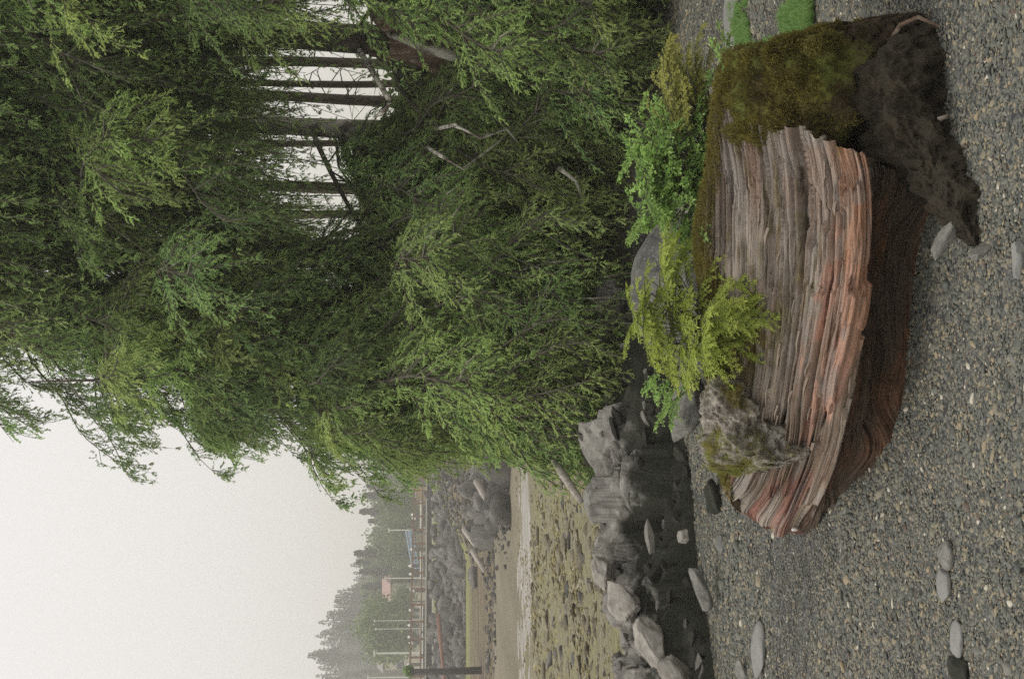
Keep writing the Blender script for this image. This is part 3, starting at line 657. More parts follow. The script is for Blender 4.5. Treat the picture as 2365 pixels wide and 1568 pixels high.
# mossy end of the log
def blob(name, rows, mat, parent, n1=150, n2=90, amp=.03, fr=9, seed=1, offv=off):
    """closed lumpy body: rows = list of (centre xyz, half width y, half height z) along x"""
    C_ = np.array([r[0] for r in rows], float); H = np.array([[r[1], r[2]] for r in rows], float)
    k = np.arange(len(rows), dtype=float); t = np.linspace(0, len(rows) - 1, n1)
    Cc = cubic(t, k, C_); Hh = cubic(t, k, H); th = np.linspace(0, 2 * math.pi, n2)
    c, s = np.cos(th), np.sin(th); c = np.sign(c) * abs(c) ** .8; s = np.sign(s) * abs(s) ** .8
    Vv = Cc[:, None, :] + np.stack([0 * c[None, :] + 0 * Hh[:, :1], Hh[:, :1] * c[None, :], Hh[:, 1:] * s[None, :]], -1)
    D = Vv - Cc[:, None, :]; D /= (np.linalg.norm(D, axis=2, keepdims=True) + 1e-6)
    nn = fbm(Vv[..., 0] * fr, Vv[..., 1] * fr, Vv[..., 2] * fr, 5, seed); Vv = Vv + D * (amp * nn)[..., None]
    Vv[:, -1] = Vv[:, 0]
    me = mesh(name, Vv.reshape(-1, 3) - offv, grid_faces(n1, n2, True), True)
    return link(name, me, mat, parent), Vv, D
def W(u, v, y): return at(u, v, y)
rows = [(W(1150, 1890, 4.45), .04, .06), (W(1215, 1880, 4.47), .19, .24), (W(1290, 1880, 4.46), .23, .27), (W(1360, 1885, 4.44), .245, .28), (W(1415, 1885, 4.42), .24, .27),
        (W(1445, 1900, 4.42), .23, .25), (W(1470, 1960, 4.42), .20, .20), (W(1500, 2020, 4.40), .16, .15), (W(1520, 2075, 4.38), .08, .08), (W(1527, 2090, 4.38), .01, .01)]
mo_o, MV, MD = blob('moss', rows, M['moss'], log, amp=.085, fr=12, seed=5, n1=260, n2=200)
# ------------------------------------------------------------------ leaf and blade clouds
def blades(P_, D_, U_, L, w, rnd=None, name='foliage'):
    """narrow diamonds: base P, direction D (unit), side U (unit), length L, half width w -> verts, faces, rnd"""
    n = len(P_); L = np.broadcast_to(L, n)[:, None]; w = np.broadcast_to(w, n)[:, None]
    V = np.stack([P_, P_ + D_ * L * .45 + U_ * w, P_ + D_ * L, P_ + D_ * L * .45 - U_ * w], 1).reshape(-1, 3)
    Fc = np.arange(4 * n).reshape(n, 4)
    me = mesh(name, V, Fc); vflt(me, 'rnd', np.repeat(np.zeros(n) if rnd is None else rnd, 4)); return me
def unit(a): return a / (np.linalg.norm(a, axis=-1, keepdims=True) + 1e-9)

def fuzz_on(Vv, D, mat, parent, n, L, w, name, offv, sel=None, up=.3, seed=0):
    r2 = np.random.default_rng(seed); i = r2.integers(0, Vv.shape[0], n * 2); j = r2.integers(0, Vv.shape[1], n * 2)
    P_ = Vv[i, j]; Dn = D[i, j]
    if sel is not None:
        k = sel(P_, Dn); P_, Dn = P_[k], Dn[k]
    P_, Dn = P_[:n], Dn[:n]; cl = fbm(P_[:, 0] * 22, P_[:, 1] * 22, P_[:, 2] * 22, 3, seed)
    k = cl > -.15; P_, Dn, cl = P_[k], Dn[k], cl[k]
    P_ = P_ + (r2.normal(size=P_.shape)) * .004
    dd = unit(Dn + r2.normal(size=Dn.shape) * .55 + np.array([0, 0, up])); sd2 = unit(np.cross(dd, r2.normal(size=dd.shape)))
    me = blades(P_ - offv, dd, sd2, L * r2.uniform(.5, 1.3, len(P_)), w, np.clip(cl * 1.2 + r2.uniform(-.1, .4, len(P_)), 0, 1), name)
    o = link(name, me, mat, parent); o['kind'] = 'stuff'; return o
fuzz_on(MV, MD, M['moss_fuzz'], log, 80000, .015, .0018, 'moss_tufts', off, lambda P_, D: (P_[:, 2] + .3 * fbm(P_[:, 0] * 5, P_[:, 1] * 5, P_[:, 2] * 5, 3, 88) > .24), up=.0, seed=2)
# moss strip on the back edge of the wood
ii = rg.integers(60, NS - 1, 22000); jj = rg.integers(int(np.argmin(abs(tt - .17))), int(np.argmin(abs(tt - .31))), 22000)
kk = (mo[ii, jj] > .35); ii, jj = ii[kk], jj[kk]
dd = unit(Nn[ii, jj] + rg.normal(size=(len(ii), 3)) * .5)
me = blades(lay[ii, jj] - off, dd, unit(np.cross(dd, rg.normal(size=dd.shape))), rg.uniform(.006, .016, len(ii)), .0014, rg.uniform(0, 1, len(ii)), 'moss_fringe')
o = link('moss_fringe', me, M['moss_fuzz'], log); o['kind'] = 'stuff'
# root arch showing at the far right foot
rp = [W(1448, 2075, 4.25), W(1478, 2060, 4.2), W(1508, 2080, 4.18), W(1528, 2120, 4.15), W(1500, 2185, 4.12)]
MB().tube([p - off for p in rp], [.005, .008, .009, .007, .004], 8).build('root', M['old_wood'], log, True)
rp = [W(1180, 2120, 4.15), W(1235, 2100, 4.1), W(1275, 2125, 4.06), W(1300, 2190, 4.0)]
MB().tube([p - off for p in rp], [.008, .014, .013, .006], 8).build('root', M['old_wood'], log, True)

# bedrock hump; its near-black colour paints the shaded hollow under the log's right end
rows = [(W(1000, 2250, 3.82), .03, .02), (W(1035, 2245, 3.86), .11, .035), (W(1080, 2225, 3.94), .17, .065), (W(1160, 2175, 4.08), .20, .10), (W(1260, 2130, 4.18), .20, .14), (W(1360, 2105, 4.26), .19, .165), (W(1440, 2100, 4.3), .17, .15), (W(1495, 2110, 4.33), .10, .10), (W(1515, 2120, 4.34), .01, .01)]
bo, BV, BD = blob('bedrock', rows, M['bedrock_shade'], None, amp=.12, fr=9, seed=9, offv=np.zeros(3), n1=300, n2=220)
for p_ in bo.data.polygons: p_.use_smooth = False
tag(bo, 'low dark bedrock hump with painted shade under the mossy end of the log', 'bedrock')
place_rock('rock', 'layered grey slate rock jutting from the shade toned bedrock at the log foot', 'rock', 1020, 2185, 3.9, (.10, .05, .035), M['rock'], 51, rot=(.1, .55, .25), cuts=14)
place_rock('rock', 'thin grey slate flake nearest the camera below the bedrock', 'rock', 985, 2262, 3.68, (.055, .05, .022), M['rock'], 52, rot=(.1, .75, -.2), cuts=14)
sr = np.random.default_rng(64)
SLB = [rock_mesh('slab', 300 + k, 4, 22, .06, cutd=.62) for k in range(7)]
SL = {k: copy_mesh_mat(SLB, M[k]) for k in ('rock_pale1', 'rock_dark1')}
for k in range(110):
    low = k % 5 < 3; x = sr.uniform(-2.3, -.2); i_ = int((x + 3.0) / 3.5 * (nu - 1)); j_ = int(sr.uniform(6, 90) if low else sr.uniform(80, 150)); s_ = sr.uniform(.05, .12) * (1.5 if k % 9 == 0 else 1)
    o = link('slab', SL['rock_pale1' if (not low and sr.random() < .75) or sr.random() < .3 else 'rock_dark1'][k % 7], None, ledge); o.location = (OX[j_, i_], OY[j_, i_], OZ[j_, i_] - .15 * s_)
    o.rotation_euler = (sr.uniform(-.3, .5), sr.uniform(-.7, .1), sr.uniform(-.4, .6)); o.scale = (s_ * sr.uniform(1, 2.), s_ * sr.uniform(.6, 1.1), s_ * sr.uniform(.35, .7))
for k, (u, v, y, dims, rot, lab) in enumerate(((8, 1560, 7.45, (.20, .12, .12), (.1, -.5, .3), 'lowest pale angular rock of the ridge, cut by the left edge'), (85, 1500, 7.75, (.24, .15, .14), (.0, -.45, .2), 'longest pale angular rock sloping down the ridge at the left'),
        (170, 1440, 8.05, (.20, .15, .13), (.15, -.4, .3), 'pale cracked rock in the middle of the ridge'), (245, 1392, 8.4, (.15, .13, .10), (.1, -.3, .5), 'pale rounded topped rock at the upper end of the ridge'))):
    place_rock('rock', lab, 'rock', u, v, y, dims, M['rock_pale'], 200 + k, rot=rot, sub=5, cuts=14, rough=.34, nf=2.2, group='pale rocks of the ledge ridge')
# knob of lichen crusted root wood on the left shoulder of the log
rows = [(W(474, 1700, 4.80), .01, .01), (W(492, 1730, 4.76), .10, .10), (W(530, 1742, 4.69), .15, .15), (W(580, 1722, 4.67), .15, .12), (W(635, 1688, 4.64), .14, .09), (W(680, 1672, 4.62), .10, .06), (W(705, 1675, 4.58), .01, .01)]
ko, KV, KD = blob('lichen_knob', rows, M['knob'], log, amp=.085, fr=17, seed=13, n1=200, n2=160)
fuzz_on(KV, KD, M['needle_o'], log, 14000, .012, .0014, 'knob_moss', off, lambda P_, D: (D[:, 2] > -.2) & (P_[:, 0] < -.30), seed=4)
# things lying on the log
pb = place_rock('stone', 'small smooth blue grey stone resting on the moss of the log top', 'stone', 918, 1692, 4.55, (.024, .02, .015), M['rock_smooth'], 61, sub=3, cuts=4, rough=.05, flat=False)
sh = place_rock('shell', 'white shell fragment stuck at the left tip of the log', 'shell', 346, 1835, 5.55, (.008, .005, .014), M['shell white'], 62, sub=2)

# ------------------------------------------------------------------ boughs
def bough_data(L, sec, sstp, tstp, bl, bwid, droop=.3, rise=.1, hang=.3, seed=0, t0=.15, flatn=.3):
    r2 = np.random.default_rng(seed)
    n = int(L * (1 - t0) / sstp); t = np.linspace(t0, 1, n)
    sway = .05 * L * np.sin(t * 3 + seed)
    ax = lambda q: np.stack([L * q * (1 - .05 * q), .05 * L * np.sin(q * 3 + seed) - .05 * L * math.sin(seed), L * (rise * q - droop * q ** 2.2)], -1)
    base = ax(t); tan = unit(np.gradient(base, axis=0))
    side = np.where(np.arange(n) % 2 == 0, 1., -1.)
    ln = sec * (np.sin(math.pi * np.clip(t, 0, 1) ** .75) * .85 + .18) * r2.uniform(.35, 1.3, n)
    ln *= (1 - .3 * (t > .9)); h = hang * r2.uniform(.2, 2.0, n)
    lat = np.stack([np.zeros(n), side, np.zeros(n)], -1)
    d0 = unit(tan * r2.uniform(.45, .95, n)[:, None] + lat * r2.uniform(.5, 1., n)[:, None] - np.array([0, 0, 1]) * (h * .6)[:, None])
    P_, D_, U_, Rn, Ls = [], [], [], [], []
    for k in range(n):
        m_ = max(2, int(ln[k] / tstp)); q = (np.arange(m_) + .5) / m_
        pts = base[k] + d0[k] * (ln[k] * q)[:, None] - np.array([0, 0, 1]) * (h[k] * ln[k] * .8 * q ** 2)[:, None]
        tg = unit(np.gradient(pts, axis=0)) if m_ > 2 else np.repeat(d0[k][None], m_, 0)
        nrm = unit(np.cross(tg, np.cross(np.array([0, 0, 1.]), tg))); sd3 = np.cross(tg, nrm)
        for s_ in (1, -1):
            d = unit(tg * r2.uniform(.5, .9, m_)[:, None] + sd3 * s_ * r2.uniform(.5, .9, m_)[:, None] + nrm * r2.normal(size=m_)[:, None] * flatn - np.array([0, 0, .15]))
            P_.append(pts); D_.append(d); U_.append(unit(np.cross(d, nrm + r2.normal(size=(m_, 3)) * .4)))
            Ls.append(bl * r2.uniform(.6, 1.2, m_) * (1.1 - .5 * q)); Rn.append(np.clip(q ** 2 * .6 + .4 * t[k] ** 2 * q + r2.uniform(-.2, .2, m_), 0, 1))
        # the twig itself, as a thin blade
        P_.append(base[k][None]); D_.append(unit(pts[-1:] - base[k][None])); U_.append(unit(np.cross(D_[-1], [[0, 0, 1.]]))); Ls.append(np.array([ln[k] * .95])); Rn.append(np.array([0.]))
    # tip
    P_.append(base[-1:]); D_.append(tan[-1:]); U_.append(unit(np.cross(tan[-1:], [[0, 0, 1.]]))); Ls.append(np.array([bl * 1.3])); Rn.append(np.array([1.]))
    P_, D_, U_, Ls, Rn = map(np.concatenate, (P_, D_, U_, Ls, Rn))
    return P_, D_, U_, Ls, Rn, ax
def bough_mesh(name, mat, twigmat, rad, **kw):
    bwid = kw['bwid']; P_, D_, U_, Ls, Rn, ax = bough_data(**kw)
    w = np.where(Ls > kw['bl'] * 1.6, bwid * .35, bwid)
    n = len(P_)
    V = np.stack([P_, P_ + D_ * Ls[:, None] * .45 + U_ * w[:, None], P_ + D_ * Ls[:, None], P_ + D_ * Ls[:, None] * .45 - U_ * w[:, None]], 1).reshape(-1, 3)
    # stem ring mesh of quads
    q = np.linspace(0, .97, 12); pts = ax(q); k = 5; ring = []
    for i, p in enumerate(pts):
        r = rad * (1 - .85 * q[i])
        for j in range(k):
            a = 2 * math.pi * j / k; ring.append(p + np.array([0, math.cos(a) * r, math.sin(a) * r]))
    ring = np.array(ring); Fs = []
    for i in range(len(pts) - 1):
        for j in range(k): Fs.append([i * k + j, i * k + (j + 1) % k, (i + 1) * k + (j + 1) % k, (i + 1) * k + j])
    Fs = np.array(Fs) + len(V)
    me = mesh(name, np.concatenate([V, ring]), np.concatenate([np.arange(4 * n).reshape(n, 4), Fs]))
    me.materials.append(mat); me.materials.append(twigmat)
    mi = np.zeros(len(me.polygons), np.int32); mi[n:] = 1; me.polygons.foreach_set('material_index', mi)
    vflt(me, 'rnd', np.concatenate([np.repeat(Rn, 4), np.zeros(len(ring))])); return me
def tuft_bough(name, mat, L, seed, droop, hang, rad, lat=1.):
    r2 = np.random.default_rng(seed + 500); P_, D_, U_, Ls, Rn = [], [], [], [], []; tw = MB()
    ph = r2.uniform(0, 6, 3)
    ax = lambda q: np.stack([L * q * (1 - .04 * q), L * (.05 * np.sin(q * 4 + ph[0]) - .05 * math.sin(ph[0]) + .02 * np.sin(q * 11 + ph[1]) - .02 * math.sin(ph[1])), L * (.09 * q - droop * q ** 2.2 + .015 * np.sin(q * 9 + ph[2]) - .015 * math.sin(ph[2]))], -1)
    qs = np.linspace(0, 1, 11); tw.tube(list(ax(qs)), [rad * (1 - .85 * q) for q in qs], 5)
    n1 = int(17 * L ** .8) + 6; t1 = np.sort(r2.uniform(.14, 1, n1) ** .9)
    for t in t1:
        b = ax(np.array([t]))[0]; tg = unit(ax(np.array([min(1, t + .02)]))[0] - ax(np.array([t - .02]))[0])
        sd_ = r2.choice([-1, 1]); l1 = (.12 + .30 * L ** .6 * math.sin(math.pi * t ** .8) ** .7) * r2.uniform(.4, 1.25) * lat
        d = unit(tg * r2.uniform(.3, 1.1) + np.array([0, sd_, 0]) * r2.uniform(.2, 1.1) + np.array([0, 0, r2.uniform(-.7, .25)]))
        hg = hang * r2.uniform(.3, 2.2); m = max(3, int(l1 / .034)); q = np.linspace(.12, 1, m)
        wob = r2.normal(size=3) * .10
        pt = b + d * (l1 * q)[:, None] + np.array([0, 0, -1.]) * (hg * l1 * .8 * q ** 1.8)[:, None] + wob * (l1 * np.sin(q * 3))[:, None]
        tw.tube([b, pt[m // 2], pt[-1]], [rad * .35, rad * .25, rad * .1], 3, False)
        tt_ = unit(np.gradient(pt, axis=0))
        for k in range(m):
            for rep_ in range(2 if k < m - 1 else 3):
                l2 = r2.uniform(.045, .12) * (1.15 - .5 * q[k]); sg_ = r2.choice([-1, 1]); lat_ = unit(np.cross(tt_[k], np.array([0, 0, 1.]))); e = unit(tt_[k] * r2.uniform(.7, 1.2) + lat_ * sg_ * r2.uniform(.3, 1.) + r2.normal(size=3) * .3 + np.array([0, 0, -.22]))
                c = pt[k] + r2.normal(size=3) * .006; nn_ = int(7 + l2 * 100); w = r2.uniform(.1, 1, nn_)
                tone = np.clip(r2.normal(.30, .28) + .25 * q[k], 0, 1)
                dd_ = unit(e * r2.uniform(.9, 1.5, nn_)[:, None] + r2.normal(size=(nn_, 3)) * .42)
                P_.append(c + e * (l2 * w)[:, None]); D_.append(dd_); U_.append(unit(np.cross(dd_, r2.normal(size=(nn_, 3))))); Ls.append(r2.uniform(.016, .032, nn_)); Rn.append(np.clip(tone + .35 * (w - .5) + r2.uniform(-.1, .1, nn_), 0, 1))
    P_, D_, U_, Ls, Rn = map(np.concatenate, (P_, D_, U_, Ls, Rn)); w = .0033; n = len(P_)
    V = np.stack([P_, P_ + D_ * Ls[:, None] * .45 + U_ * w, P_ + D_ * Ls[:, None], P_ + D_ * Ls[:, None] * .45 - U_ * w], 1).reshape(-1, 3)
    tv = np.array(tw.v); tf = np.array([f for f in tw.f if len(f) == 4]) + len(V)
    me = mesh(name, np.concatenate([V, tv]), np.concatenate([np.arange(4 * n).reshape(n, 4), tf])); me.materials.append(mat); me.materials.append(M['twig'])
    mi = np.zeros(len(me.polygons), np.int32); mi[n:] = 1; me.polygons.foreach_set('material_index', mi)
    vflt(me, 'rnd', np.concatenate([np.repeat(Rn, 4), np.zeros(len(tv))])); return me
BIG = {}; FRESH = {}
for L in (.8, 1.3, 1.9, 2.6):
    BIG[L] = [tuft_bough('bough', M['needle'], L, int(L * 10) + k * 7, .16 + .07 * k, .45 + .3 * k, .006 + .007 * L) for k in range(4)]
    FRESH[L] = []
    for me_ in BIG[L]:
        c_ = me_.copy(); c_.materials[0] = M['needle_f']; FRESH[L].append(c_)

BV_ = [-300, 0, 30, 85, 150, 200, 250, 310, 345, 375, 400, 440, 515, 570, 620, 660, 700, 790, 830, 900, 960, 1000, 1100, 1200, 1290, 1400, 1500, 1700]
BU_ = [620, 790, 560, 530, 740, 700, 570, 450, 480, 720, 610, 520, 455, 560, 700, 660, 500, 385, 500, 405, 440, 460, 480, 480, 500, 520, 620, 700]
def bound(v): return max(np.interp(v, BV_, BU_), np.interp(v + 40, BV_, BU_) - 30, np.interp(v - 25, BV_, BU_) - 35) + (48 if v < 960 else 0)
GAPS = [(690, 1520, 170, 60), (560, 1290, 30, 12), (780, 1110, 40, 14), (470, 1050, 22, 12), (610, 1000, 26, 12), (690, 1395, 190, 16), (680, 1368, 160, 9), (690, 1345, 170, 9), (640, 1195, 70, 30), (600, 1175, 90, 26), (640, 1090, 100, 20), (620, 1045, 80, 12), (790, 1400, 70, 25), (780, 1345, 90, 20),
        (720, 870, 60, 34), (20, 960, 60, 80), (360, 900, 20, 40), (280, 1035, 35, 10), (680, 930, 30, 18), (130, 1030, 40, 14), (550, 1375, 40, 12), (470, 1190, 22, 9), (420, 1300, 25, 8), (500, 980, 22, 10), (330, 1180, 20, 8), (860, 1000, 16, 14), (450, 820, 20, 12), (240, 880, 22, 14), (560, 720, 20, 14), (800, 720, 18, 10), (170, 700, 24, 14), (900, 640, 14, 10), (380, 1440, 20, 8), (60, 1140, 30, 9), (130, 1250, 24, 8), (210, 1370, 20, 12), (300, 690, 30, 12), (630, 740, 26, 14)]
FRONT = [(740, 1484, 345, 62), (985, 1515, 100, 85), (610, 1283, 250, 42)]
def in_front(u, v): return any(((v - a) / c) ** 2 + ((u - b) / d) ** 2 < 1 for a, b, c, d in FRONT)
def in_gap(u, v):
    for (gv, gu, rv, ru) in GAPS:
        if ((v - gv - 8) / (rv + min(34, rv * .4))) ** 2 + ((u - gu) / (ru + 30)) ** 2 < 1: return True
    return False
def bough_pts(loc, az, pitch, L):
    r = []
    for q in (.12, .2, .28, .36, .44, .52, .6, .68, .76, .84, .92, 1.0):
        x = L * q; z = L * (.09 * q - .27 * q ** 2.2)
        xx = x * math.cos(pitch) + z * math.sin(pitch); zz = -x * math.sin(pitch) + z * math.cos(pitch)
        r.append((loc[0] + xx * math.cos(az), loc[1] + xx * math.sin(az), loc[2] + zz))
    return r
def trunk_mesh(pts, rad, mat, parent, name='trunk', n=14, lump=.12, seed=0):
    b = MB(); k = 40; pts = np.array(pts, float); t = np.linspace(0, len(pts) - 1, k); P_ = cubic(t, np.arange(len(pts), dtype=float), pts); r_ = np.interp(t, np.arange(len(rad)), rad)
    b.tube([p for p in P_], list(r_), n); V = np.array(b.v)
    c = np.repeat(P_, n, 0); d = V - c; V = c + d * (1 + lump * fbm(V[:, 0] * 14, V[:, 1] * 14, V[:, 2] * 3, 4, seed))[:, None]
    b.v = [v for v in V]; return b.build(name, mat, parent, True)
def make_tree(name, label, u0, v0, u1, v1, y, rad, mat, zs, n, az_rng, lens, seed, cat='tree', group=None, base_z=None, twig_dead=0, pitch_rng=(.05, .5), top=9.0, fresh=.12):
    r2 = np.random.default_rng(seed)
    pb_ = at(u0, v0, y); pt = at(u1, v1, y); d = (pt - pb_) / (pt[2] - pb_[2])
    zb = float(gz(pb_[0], y)) - .1 if base_z is None else base_z
    b0 = pb_ + d * (zb - pb_[2]); t1 = pb_ + d * (top - pb_[2])
    root = empty(name, tuple(b0)); tag(root, label, cat, group)
    L_ = np.linalg.norm(t1 - b0); P3 = [b0 + (t1 - b0) * k / 6 + np.array([r2.normal() * .015, r2.normal() * .015, 0]) for k in range(7)]
    trunk_mesh([p - b0 for p in P3], [rad * 1.35, rad * 1.02, rad * .95, rad * .85, rad * .75, rad * .62, rad * .5] if top > 8 else [rad * 1.35, rad, rad * .85, rad * .65, rad * .45, rad * .25, rad * .08], mat, root, seed=seed)
    made = 0; tries = 0
    while made < n and tries < n * 14:
        tries += 1
        z = r2.uniform(*zs); p = b0 + (t1 - b0) * ((z - b0[2]) / (t1[2] - b0[2])); az = r2.uniform(*az_rng); pitch = r2.uniform(*pitch_rng)
        L = float(r2.choice(lens)); ok = False
        while True:
            pts = bough_pts(p, az, pitch, L); bad = False; gp = 0
            for q in pts:
                if q[1] < 7.6 or q[2] < gz(q[0], q[1]) + .02: bad = True; break
                u, v = proj(q)
                if u < bound(v) + r2.normal() * 12 + (5 if v < 950 else 70): bad = True; break
                if in_gap(u, v): gp += 1
                elif q[1] < 11.3 and in_front(u, v): gp += 2
            if not bad: ok = gp == 0 or (gp < 3 and r2.random() < .2) or (y > 12 and r2.random() < .42); break
            idx = [k for k in sorted(BIG) if k < L - .01]
            if not idx: break
            L = idx[-1]
        if not ok: continue
        o = link('bough', (FRESH if r2.random() < fresh else BIG)[L][int(r2.integers(4))], None, root); made += 1
        o.location = tuple(p - b0); o.rotation_euler = (r2.normal() * .12, pitch, az); s = r2.uniform(.9, 1.08); o.scale = (1, s, s)
    return root, b0, t1
PI = math.pi
GRP = 'tall conifers on the bank'
# az: pi points left, -pi/2 towards the camera
make_tree('conifer_tree', 'tall conifer with thick dark trunk nearest the right end of the tree row', 1458, 1075, 1503, 400, 11.2, .105, M['bark'], (1.0, 6.6), 150, (PI * .75, PI * 1.75), (1.3, 1.9, 1.9, 2.6), 1, group=GRP)
make_tree('conifer_tree', 'tall conifer with pale lichen patches on its trunk amid the sky gaps', 1268, 850, 1298, 100, 11.8, .075, M['bark_lichen'], (1.0, 6.6), 170, (PI * .7, PI * 1.75), (1.3, 1.9, 2.6), 2, group=GRP)
make_tree('conifer_tree', 'tall conifer with boughs spreading over the middle of the tree row', 985, 900, 1000, 300, 11.6, .085, M['bark'], (1.0, 6.6), 240, (PI * .5, PI * 1.8), (1.3, 1.9, 2.6), 3, group=GRP)
make_tree('conifer_tree', 'tall conifer whose drooping tips form the left outline against the sky', 870, 900, 880, 300, 12.0, .08, M['bark'], (1.0, 7.0), 290, (PI * .5, PI * 1.8), (.8, 1.3, 1.9, 1.9), 4, group=GRP)
make_tree('conifer_tree', 'young conifer at the left edge of the bank above the stones', 690, 1100, 690, 700, 11.0, .05, M['bark'], (1.0, 4.3), 200, (PI * .4, PI * 1.85), (.8, .8, 1.3), 5, group=GRP, top=4.6, fresh=.6)
make_tree('conifer_tree', 'conifer sending long ragged boughs out over the sky at upper left', 770, 1000, 800, 300, 11.2, .06, M['bark'], (1.6, 7.0), 150, (PI * .82, PI * 1.25), (1.3, 1.3, .8), 6, group=GRP, pitch_rng=(-.1, .45), top=6.4)
for k, (u0, u1, rad, lab) in enumerate(((1415, 1432, .05, 'slim dark trunk just left of the thick one'), (1380, 1374, .036, 'slim dark trunk second left of the thick one'), (1338, 1352, .055, 'slim dark trunk right of the lichen trunk'),
                                         (1238, 1228, .034, 'slim dark trunk just left of the lichen trunk'), (1133, 1152, .06, 'dark trunk crossing the middle sky gap'), (1076, 1066, .045, 'dark trunk at the left side of the middle sky gap'))):
    rt_, b0_, t1_ = make_tree('conifer_tree', 'background conifer, ' + lab, u0, 900, u1, 300, 14.5 + .5 * (k % 3), rad, M['bark'], (3.6, 8.0), 26, (PI * .3, PI * 1.9), (1.3, 1.9), 20 + k, group='slim conifers behind the front row')
    dr = np.random.default_rng(300 + k); db = MB()
    for q_ in range(34):
        z_ = dr.uniform(1.6, 5.2); c_ = (b0_ + (t1_ - b0_) * ((z_ - b0_[2]) / (t1_[2] - b0_[2]))) - b0_; a_ = dr.uniform(0, 2 * PI); l_ = dr.uniform(.15, .6); d_ = np.array([math.cos(a_), math.sin(a_), dr.uniform(-.5, .3)])
        m_ = c_ + d_ * l_ * .5 + np.array([0, 0, dr.uniform(-.04, .04)]); e_ = c_ + d_ * l_ + np.array([0, 0, dr.uniform(-.15, .02)]); db.tube([c_, m_, e_], [.007, .005, .002], 4)
        db.tube([m_, m_ + unit(d_ + dr.normal(size=3) * .7) * l_ * .4], [.004, .0015], 3, False)
    tag(db.build('dead_twigs', M['twig'], rt_), kind='stuff')
make_tree('conifer_tree', 'large conifer at the right edge of the picture with dark boughs overhead', 1690, 900, 1700, 300, 10.6, .12, M['bark'], (.9, 7.0), 120, (PI * .65, PI * 1.6), (1.3, 1.9, 2.6), 31, group=GRP)

LEAD = [tuft_bough('bough', M['needle'], 1.25, 900 + k, .2 + .06 * k, .8, .010, .55) for k in range(4)]
lead_root = [o for o in COL.objects if o.name.startswith('conifer_tree') and 'upper left' in o['label']][0]; lr = np.random.default_rng(41)
for (u, v) in ((545, 20), (600, 45), (565, 95), (640, 120), (585, 215), (560, 260), (452, 318), (478, 290), (520, 345), (560, 420), (462, 512), (500, 540), (520, 480), (620, 575), (640, 650), (500, 700), (540, 725), (388, 792), (430, 770), (470, 815), (405, 905), (440, 870), (460, 950), (700, 160), (720, 380), (700, 625), (520, 600), (430, 935)):
    y = lr.uniform(10.6, 11.8); az = PI + lr.normal() * .22; pitch = lr.uniform(.05, .6); k = int(lr.integers(4)); t = at(u, v, y); L = 1.25; z = L * (.09 - (.2 + .06 * k)); x = L * .96
    xx = x * math.cos(pitch) + z * math.sin(pitch); zz = -x * math.sin(pitch) + z * math.cos(pitch)
    o = link('bough', LEAD[k], None, lead_root); o.location = (t[0] - xx * math.cos(az) - lead_root.location.x, t[1] - xx * math.sin(az) - lead_root.location.y, t[2] - zz - lead_root.location.z); o.rotation_euler = (lr.normal() * .2, pitch, az)

# low skirt boughs sweeping down in front of the bank
def bush_leaf(name, n, rad, mat, seed, bl=.03, bw_=.012, clumps=40, shell=.5):
    r2 = np.random.default_rng(seed); C_ = unit(r2.normal(size=(clumps, 3))) * r2.uniform(.4, 1, clumps)[:, None]; C_[:, 2] = np.abs(C_[:, 2])
    k = r2.integers(0, clumps, n); P_ = (C_[k] + r2.normal(size=(n, 3)) * .13) * np.array(rad)
    d = unit(r2.normal(size=(n, 3)) + unit(C_[k]) * .6); U_ = unit(np.cross(d, r2.normal(size=(n, 3))))
    me = blades(P_, d, U_, bl * r2.uniform(.6, 1.2, n), bw_, np.clip(.3 + .5 * r2.normal(size=n) * .5 + .4 * (P_[:, 2] / rad[2] - .5), 0, 1), name)
    me.materials.append(mat); return me
# leafy shrubs under the trees
def stems(parent, rad, n, seed, mat, r0=.008, h0=-.2):
    r2 = np.random.default_rng(seed); b = MB()
    for k in range(n):
        e = np.array([r2.uniform(-.7, .7) * rad[0], r2.uniform(-.7, .7) * rad[1], r2.uniform(.5, .95) * rad[2]]); s = e * .12; s[2] = h0
        m_ = (s + e) / 2 + r2.normal(size=3) * .1 * rad[2]; b.tube([s, m_, e], [r0, r0 * .7, r0 * .3], 5)
    return b.build('stem', mat, parent)
def shrub(name, label, u, v, y, rad, mat, n, seed, bl=.03, bw_=.012, clumps=40, cat='shrub', group=None, z=None):
    p = at(u, v, y); root = empty(name, (p[0], y, p[2] if z is None else z)); tag(root, label, cat, group)
    link('leaves', bush_leaf('leaves', n, rad, mat, seed, bl, bw_, clumps), None, root)
    stems(root, rad, max(5, clumps // 6), seed, M['twig']); return root
SG = 'undergrowth shrubs on the bank'
shrub('shrub', 'bright leafed shrub under the left end of the tree row', 600, 1420, 10.0, (.42, .4, .85), M['bush'], 16000, 71, .035, .012, 90, group=SG)
shrub('shrub', 'bright leafed shrub right of the first, above the rounded boulder', 790, 1400, 10.0, (.42, .4, .85), M['bush'], 13000, 72, .035, .012, 80, group=SG)
shrub('shrub', 'dark low shrub under the middle trees', 1000, 1330, 10.8, (.6, .4, .9), M['leaf_dark'], 15000, 73, .045, .014, 80, group=SG)
shrub('shrub', 'dark low shrub below the lichen trunk', 1220, 1300, 10.9, (.6, .4, .9), M['leaf_dark'], 15000, 74, .045, .014, 80, group=SG)
shrub('shrub', 'dark low shrub between the thick trunk and the right edge', 1470, 1280, 10.7, (.6, .4, .75), M['leaf_dark'], 14000, 75, .045, .014, 80, group=SG)
shrub('shrub', 'tall dark thicket behind the middle trunks', 930, 1130, 13.4, (.9, .4, 1.0), M['leaf_dark'], 15000, 76, .06, .018, 80, group=SG)
